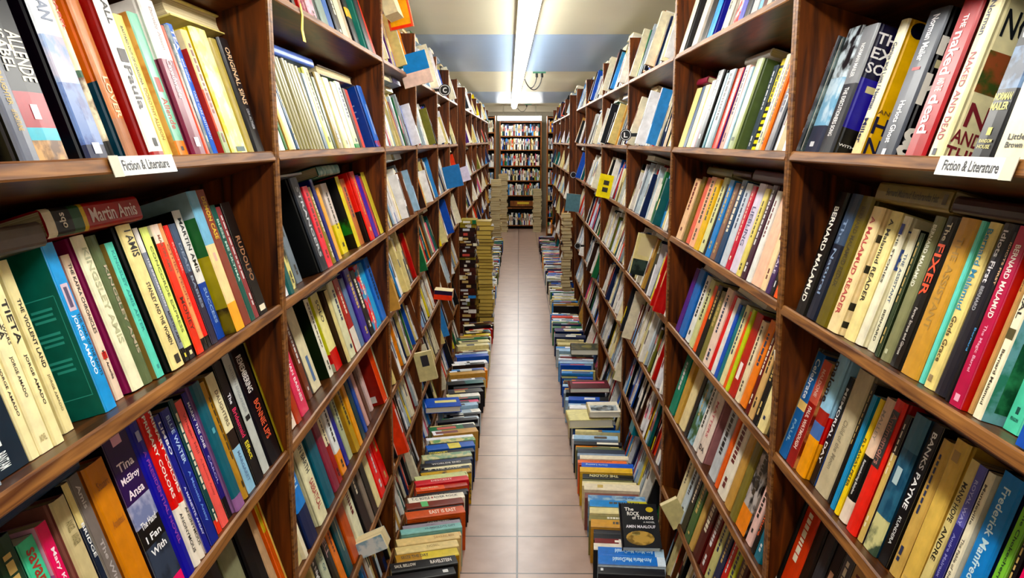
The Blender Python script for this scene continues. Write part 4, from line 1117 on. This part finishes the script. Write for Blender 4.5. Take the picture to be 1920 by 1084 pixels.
# ------------------------------------------------------------------ books filed on the floor, spines up
def file_frame(side, y, xin, d, lean, yaw, t=.03):
    """xin: aisle-side end of the spine; the book stands on its fore edge"""
    if side == 'L': z = Vector((-math.cos(yaw), -math.sin(yaw), 0))
    else: z = Vector((math.cos(yaw), -math.sin(yaw), 0))
    yw = Vector((-z.y, z.x, 0)) if side == 'R' else Vector((z.y, -z.x, 0))     # horizontally away from the camera
    x = (-Vector((0,0,1))*math.cos(lean) - yw*math.sin(lean))
    yl = z.cross(x)
    return frame((xin, y, d*math.cos(lean) + 0.5*t*abs(math.sin(lean)) + 0.002), x, yl, z)
LROW = '''
18161a|.03|.235|14|#@10-18@d8d8d8@.4|black hardcover with a pale barcode
141212|.036|.235|15|SAUL BELLOW@62-94@c8c0b0@.35;RAVELSTEIN@8-40@e8e0d8@.4|black hardcover with an author line and a wide title
d8c458:60,b08830|.032|.225|15|SEIZE THE DAY@48-92@302818@.4|yellow and ochre hardcover with dark lettering
e0cc98|.03|.23|15.5|NOBEL@30-50@a88c50@.35|plain cream hardcover
dcc490|.03|.235|16|DANGLING MAN@8-40@a87830@.35|cream tan hardcover with ochre lettering
d8b888|.02|.225|14.5|HERZOG@20-70@a05030@.4|tan paperback with rust lettering
8cbcb8|.024|.235|16|HUMBOLDTS GIFT@10-60@405c68@.4|mint blue hardcover
9c94a0|.028|.225|15|JUDITH MINTY@44-60@605868@.35|grey mauve hardcover
1c2024|.022|.22|14|COLLECTED@20-60@a8a890@.35|dark hardcover behind the mauve one
cc6438|.036|.235|16|EAST IS EAST@14-60@f0dcc8@.5|orange brown hardcover with pale lettering
14161a|.02|.225|15||black paperback behind the orange brown one
7c3820|.032|.235|15.5|#@62-74@4cac5c@.9|rust brown hardcover with a green tag
f0e8d8|.03|.235|15.5|T. C. BOYLE@62-94@201c18@.45;RIVER ROCK@12-54@201c18@.35;#@56-59@a83028@.3|white spined hardcover with black lettering
2c2228|.024|.225|14.5|WATER MUSIC@30-80@c8b898@.35|dark plum hardcover
141418|.02|.22|14||slim black hardcover
b0442c:45,e46828|.022|.225|15|DAN McNEIL@56-90@f0c8a8@.4|orange red paperback
c8303c|.028|.235|16|DESCENT@30-70@f0c8c0@.35|bright red hardcover
d0d4a0|.034|.235|15.5|#@2-4@808c50@.5|pale green cream hardcover
3c2c20~c8a440|.03|.225|15||brown and gold mottled paperback
18181c|.018|.225|15|IF THE RIVER@14-84@e0d8b8@.45|black paperback with cream lettering
ece4c0|.014|.22|15||slim cream paperback
14141a|.026|.235|15|WORLDS END@20-78@e0dcd8@.4|black hardcover with spaced white title
34405c|.02|.225|15||slate blue hardcover
ccc8a0~8ca890|.034|.235|15.5||cream and sage jacketed hardcover
141828|.03|.235|15|STORMSHIFT@54-92@e8d830@.45|navy hardcover with yellow lettering
2464b4:30,e0d470:55,2464b4|.036|.235|16||bright blue hardcover with yellow panel
181c30|.026|.225|15||dark navy hardcover
d4c890~6c9c6c|.028|.225|15||cream hardcover with green scene
'''
RROW = '''
1c1c24|.026|.23|15|#@4-8@d8d8d8@.4|black hardcover at the very front
2c7ccc:88,d8e4f0|.036|.235|16|Ann-Marie MacDonald@22-80@c0dcf0@.5|blue hardcover, nearer of the blue pair
2c78c8:86,c0d8ec|.036|.235|16|Ann-Marie MacDonald@26-84@b8d8f0@.5|blue hardcover, farther of the blue pair
e4dcd0:55,20242c|.028|.235|15|#@60-84@e8e4e0@.2|white and black jacketed hardcover
7c2018:40,e8d8d0:55,9c2c24|.028|.225|14.5||red and white hardcover
181c24|.028|.225|14|BOOK OF@60-84@c8c8c8@.35|black paperback with small lettering
2c2c34|.02|.225|14||charcoal hardcover
d0a050|.036|.235|15||golden tan hardcover
8c8454|.026|.225|14.5||olive hardcover
e4d8a8|.03|.225|15.5|LESSING@60-90@604830@.35|cream paperback
2c90d0:65,c8c03c|.034|.235|16||blue hardcover with a lime band
5c8cbc~a4bccc|.034|.235|15.5|Ana Benson@50-80@203c68@.3|pale blue picture jacket hardcover
8c5c54|.026|.225|14.5||dusty brown hardcover
e8dcc4|.036|.235|16|#@24-34@c0a040@.5|cream hardcover with a gold dot
e8dcb4|.028|.235|15||cream hardcover
7c7c58|.02|.22|14.5||sage paperback
14140f|.026|.225|15|THE GOLDEN@14-70@e8dc9c@.6|black hardcover with large cream title
e4bc54|.03|.235|16||yellow gold hardcover
2c64c8|.03|.235|16|Doris Lessing@8-50@b8d4f0@.45|royal blue hardcover with pale lettering
a82c24|.014|.22|15||slim brick red paperback
ec8454|.02|.225|15|MARTHA QUEST@20-70@902818@.4|orange salmon paperback
ece0c8|.026|.225|15.5||off white hardcover
8c9cb0|.022|.225|15||grey blue hardcover
3c4454|.03|.225|15||dark slate hardcover
6c7454|.024|.22|14.5||moss green hardcover
'''
FLEAN = math.radians(-4)
def floor_row(side, data, y, xin, yend, yaw, nm):
    prev = None
    ents = [ln.split('|') for ln in data.strip().split('\n')]
    for i, p in enumerate(ents):
        t = float(p[1])*1.6; h = float(p[2]); d = float(p[3])/100*1.07
        M = file_frame(side, y + t/2, xin + R.uniform(-.008, .008), d, FLEAN, yaw + R.uniform(-.012, .012), t)
        hard = t > .019
        bars = None if p[4] else [(.3, .85, .35, 'e8e0d0' if sum(int(p[0].split(',')[-1][q:q+2], 16) for q in (0,2,4)) < 380 else '302820')]
        make_book(M, d, t, h, hard, p[0], p[0].split(',')[-1].split(':')[0], [q for q in p[4].split(';') if q], [], 1 if side == 'L' else -1,
                  '%s, %s from front, %s floor row' % (p[5], ORD(i+1), nm), 'books filed spine up on the floor', bars)
        y += t*1.04/math.cos(FLEAN) + 0.003
    while y < yend:
        t = SR.choice([SR.uniform(.022,.036), SR.uniform(.035,.065)]); h = SR.uniform(.18, .24); d = h*SR.uniform(.62,.7)
        if SR.random() < .04: y += SR.uniform(.02,.1)
        hx = pick_floor()
        sbook(file_frame(side, y+t/2, xin + SR.uniform(-.012,.012), d, FLEAN, yaw + SR.uniform(-.025,.025), t), d, t, h, hx, SR.choice([PAGES_TAN, PAGES_WHITE]), rband(hx) if SR.random() < .8 else None)
        y += t*1.03/math.cos(FLEAN) + 0.001
floor_row('L', LROW, 2.70, -.225, 6.95, math.radians(17), 'left')
floor_row('R', RROW, 2.69, .284, 7.3, math.radians(5), 'right')
def more_row(side, y, xin, yend, yaw, zb=0):
    while y < yend:
        t = SR.uniform(.015, .04); h = SR.uniform(.19,.24); d = h*.66; hx = pick_floor()
        sbook(Matrix.Translation((0,0,zb)) @ file_frame(side, y+t/2, xin + SR.uniform(-.02,.02), d, FLEAN, yaw + SR.uniform(-.08,.08), t), d, t, h, hx, PAGES_WHITE, rband(hx)); y += t*1.08
more_row('R', 7.5, .325, 13.2, math.radians(4)); more_row('L', 7.8, -.255, 13.1, math.radians(8))
# flat piles
def pile(cx, cy, z0, z1, hexes, L_=.22, W_=.155, pm=PAGES_GOLD, fore=True, jit=.012, mode=0):
    z = z0
    while z < z1:
        t = SR.uniform(.022, .042); hx = SR.choice(hexes)
        ax, ay = SR.uniform(-jit, jit), SR.uniform(-jit, jit); r = SR.uniform(-.06, .06)
        # fore edge towards the camera: book x axis = -Y
        if fore: B = frame((0,0,0), (0,-1,0), (0,0,-1), (1,0,0)) if False else frame((0,0,0), (0,-1,0), (0,0,1), (-1,0,0))
        else: B = frame((0,0,0), (0,1,0), (0,0,-1), (-1,0,0))
        M = Matrix.Translation((cx+ax, cy+ay, z+t/2)) @ Matrix.Rotation(r, 4, 'Z') @ B @ Matrix.Translation((-W_/2, 0, -L_/2))
        sbook(M, W_, t, L_, hx, pm, None if fore else rband(hx))
        z += t + .0006
pile(-.285, 7.2, 0, .94, ['8c7838','7c6428','a08838','6c5828','3c2c18'], L_=.125, W_=.2)
pile(-.435, 7.16, 0, .95, ['3c1c14','4c241a','2c1410','54281c','a09040'], L_=.135, W_=.2, fore=False)
pile(-.36, 7.6, 0, .5, ['8c7838','7c6428','b09848'], L_=.16, W_=.2)
pile(.478, 8.35, 0, .90, ['b09868','8c7444','6c5430','a08858'], L_=.09, W_=.14, pm=PAGES_TAN)
pile(-.37, 13.5, 0, 1.0, ['c8b078','a89058','e0d0a0'], L_=.16, W_=.2, pm=PAGES_TAN)
pile(-.29, 15.35, 0, 1.03, ['c8a870','d8c898','a88c50','e0d8c0'], L_=.16, W_=.2, pm=PAGES_TAN)
pile(.335, 15.35, 0, .76, ['d0c8a8','b8b090','c8b888','a8a890'], L_=.15, W_=.2, pm=PAGES_TAN)
# two books and a framed photo laid on the right row; the facing title
def top_book(px, py, z, L_, W_, t, yawd, tiltd, spine, cover, ctexts, label, texts=(), side=-1):
    up = (RT[1]*FX[2], -RT[0]*FX[2], RT[0]*FX[1]-RT[1]*FX[0])
    u = (px-960)/F; v = (542-py)/F; d = [FX[i] + u*RT[i] + v*up[i] for i in range(3)]
    q = (z-EYE)/d[2]; c = Vector((q*d[0], q*d[1], z))
    # cover up: book -y -> +Z, x -> +X, z -> +Y
    B = frame((0,0,0), (1,0,0), (0,0,-1), (0,1,0))
    M = Matrix.Translation(c) @ Matrix.Rotation(math.radians(yawd), 4, 'Z') @ Matrix.Rotation(math.radians(tiltd), 4, 'X') @ B @ Matrix.Translation((-W_/2, 0, -L_/2))
    make_book(M, W_, t, L_, True, spine, cover, list(texts), ctexts, side, label, 'books lying on top of the floor rows')
top_book(1199, 990, .212, .235, .142, .03, -3, 16, '14161c', '14161e', ['The@14-38@82-90@ece8e0', 'ROCK@20-52@71-80@ece8e0', 'of TANIOS@32-88@62-70@ece8e0', 'A NOVEL@60-90@54-58@c8c8c8', 'AMIN MAALOUF@14-90@42-49@dcd8e0', 'O@12-84@4-36@b89858~7c6430', '#@28-48@26-34@d8cc78', 'O@70-90@80-92@c8b020'], 'black hardcover with gold disc lying face up on the right floor row')
top_book(1105, 785, .185, .15, .235, .045, 4, 3, 'e4dca0', 'e8e0ac', ['#@60-75@70-95@6c7458'], 'thick cream hardcover lying flat on the right floor row')
top_book(1131, 768, .235, .15, .165, .03, 2, 3, 'c8b88c', 'ece4d4', ['#@8-92@12-64@b4bcc0~4c5458', '#@30-62@20-50@a8a8a8'], 'white book with a grey photograph on top of the cream hardcover')
top_book(1103, 655, .2, .15, .25, .04, -2, 3, '5c4c34', '3c4034~6c6444', ['O@30-60@30-70@8c8454'], 'large dark picture book lying on the right floor row')
top_book(1104, 725, .185, .145, .24, .03, 2, 2, '6c2c2c', '5c2028', ['#@10-90@60-80@c83c5c'], 'brown red hardcover lying on the right floor row, behind the cream one')
top_book(829, 760, .18, .15, .20, .035, 11, 2, '1c54a8', '1c5cb8', ['#@30-90@45-70@e0d478'], 'blue book with a yellow title patch lying on the left floor row')

# ------------------------------------------------------------------ bookcase closing the aisle, and its flanking shelves
def flatcase(x0, x1, y, top, shelves, depth, label, skip=()):
    e = empty('bookcase', loc=((x0+x1)/2, y, 0)); tag(e, label, 'bookcase'); w = (x1-x0)/2
    for s in (-1, 1):
        m = MB(); a = s*w - (0.02 if s > 0 else 0); m.bbox((a, 0, 0), (a+0.02, depth, top), W_END, .002); m.build('side_panel', e)
    m = MB(); m.box((-w+.02, depth-.008, 0), (w-.02, depth, top), W_BACK); m.build('back_panel', e)
    for z in shelves + [top-.02]:
        m = MB(); m.box((-w+.0205, 0.002, z-.018), (w-.0205, depth-.0085, z), W_END); m.build('shelf', e)
    for k, z in enumerate(shelves):
        if k in skip: continue
        x = x0 + .024; room = (shelves[k-1] if k else top-.02) - .02 - z
        while x < x1 - .03:
            t = SR.uniform(.01, .034); h = min(room-.03, SR.uniform(.17,.23)); hx = pick()
            if x + t > x1 - .024: break
            M = frame((x+t/2, y + .008 + SR.uniform(0,.012), z+.0005), (0,1,0), (-1,0,0), (0,0,1))
            sbook(M, min(.15, depth-.04), t-.0006, h, hx, PAGES_WHITE, rband(hx)); x += t
        if room > .27:
            M = frame((x0+.08, y+.02, z+.25), (0,1,0), (0,0,-1), (1,0,0)) 
    return e
EC = flatcase(-.36, .42, 15.8, 2.01, [1.73, 1.475, 1.185, .91, .635, .40, .075], .24, 'oak coloured bookcase standing across the end of the aisle', skip=(5,))
m = MB(); m.box((-.16, 15.785, .43), (.30, 15.80, .53), W_END); m.box((-.03, 15.781, .47), (.19, 15.785, .51), flat('yellow_plate', 'd8b820', .5)); tag(m.build('drawer_front'), 'brown wooden box front with a yellow plate in the end bookcase', 'box')
flatcase(-.72, -.395, 14.3, 2.05, [1.78, 1.5, 1.2, .92, .64, .36, .08], .24, 'tall narrow bookcase at the far left corner of the aisle')
flatcase(.47, .80, 14.3, 2.05, [1.78, 1.5, 1.2, .92, .64, .36, .08], .24, 'tall narrow bookcase at the far right corner of the aisle')
# books on top of the end bookcase
x = -.2
for hx, wd in (('5c9cb0', .2), ('c86c9c', .2)):
    M = frame((x, 15.84, 2.01+.018), (0,1,0), (0,0,-1), (1,0,0)); sbook(M, .15, .03, wd, hx, PAGES_WHITE); x += wd+.04

flush_books(300)
so = ST_MB.build('books'); tag(so, 'crowd of smaller books filling the farther shelves and floor rows', 'books', kind='stuff')
print('individual books', NBOOK[0], 'stuff verts', len(ST_MB.v), 'objects', len(scene.objects))
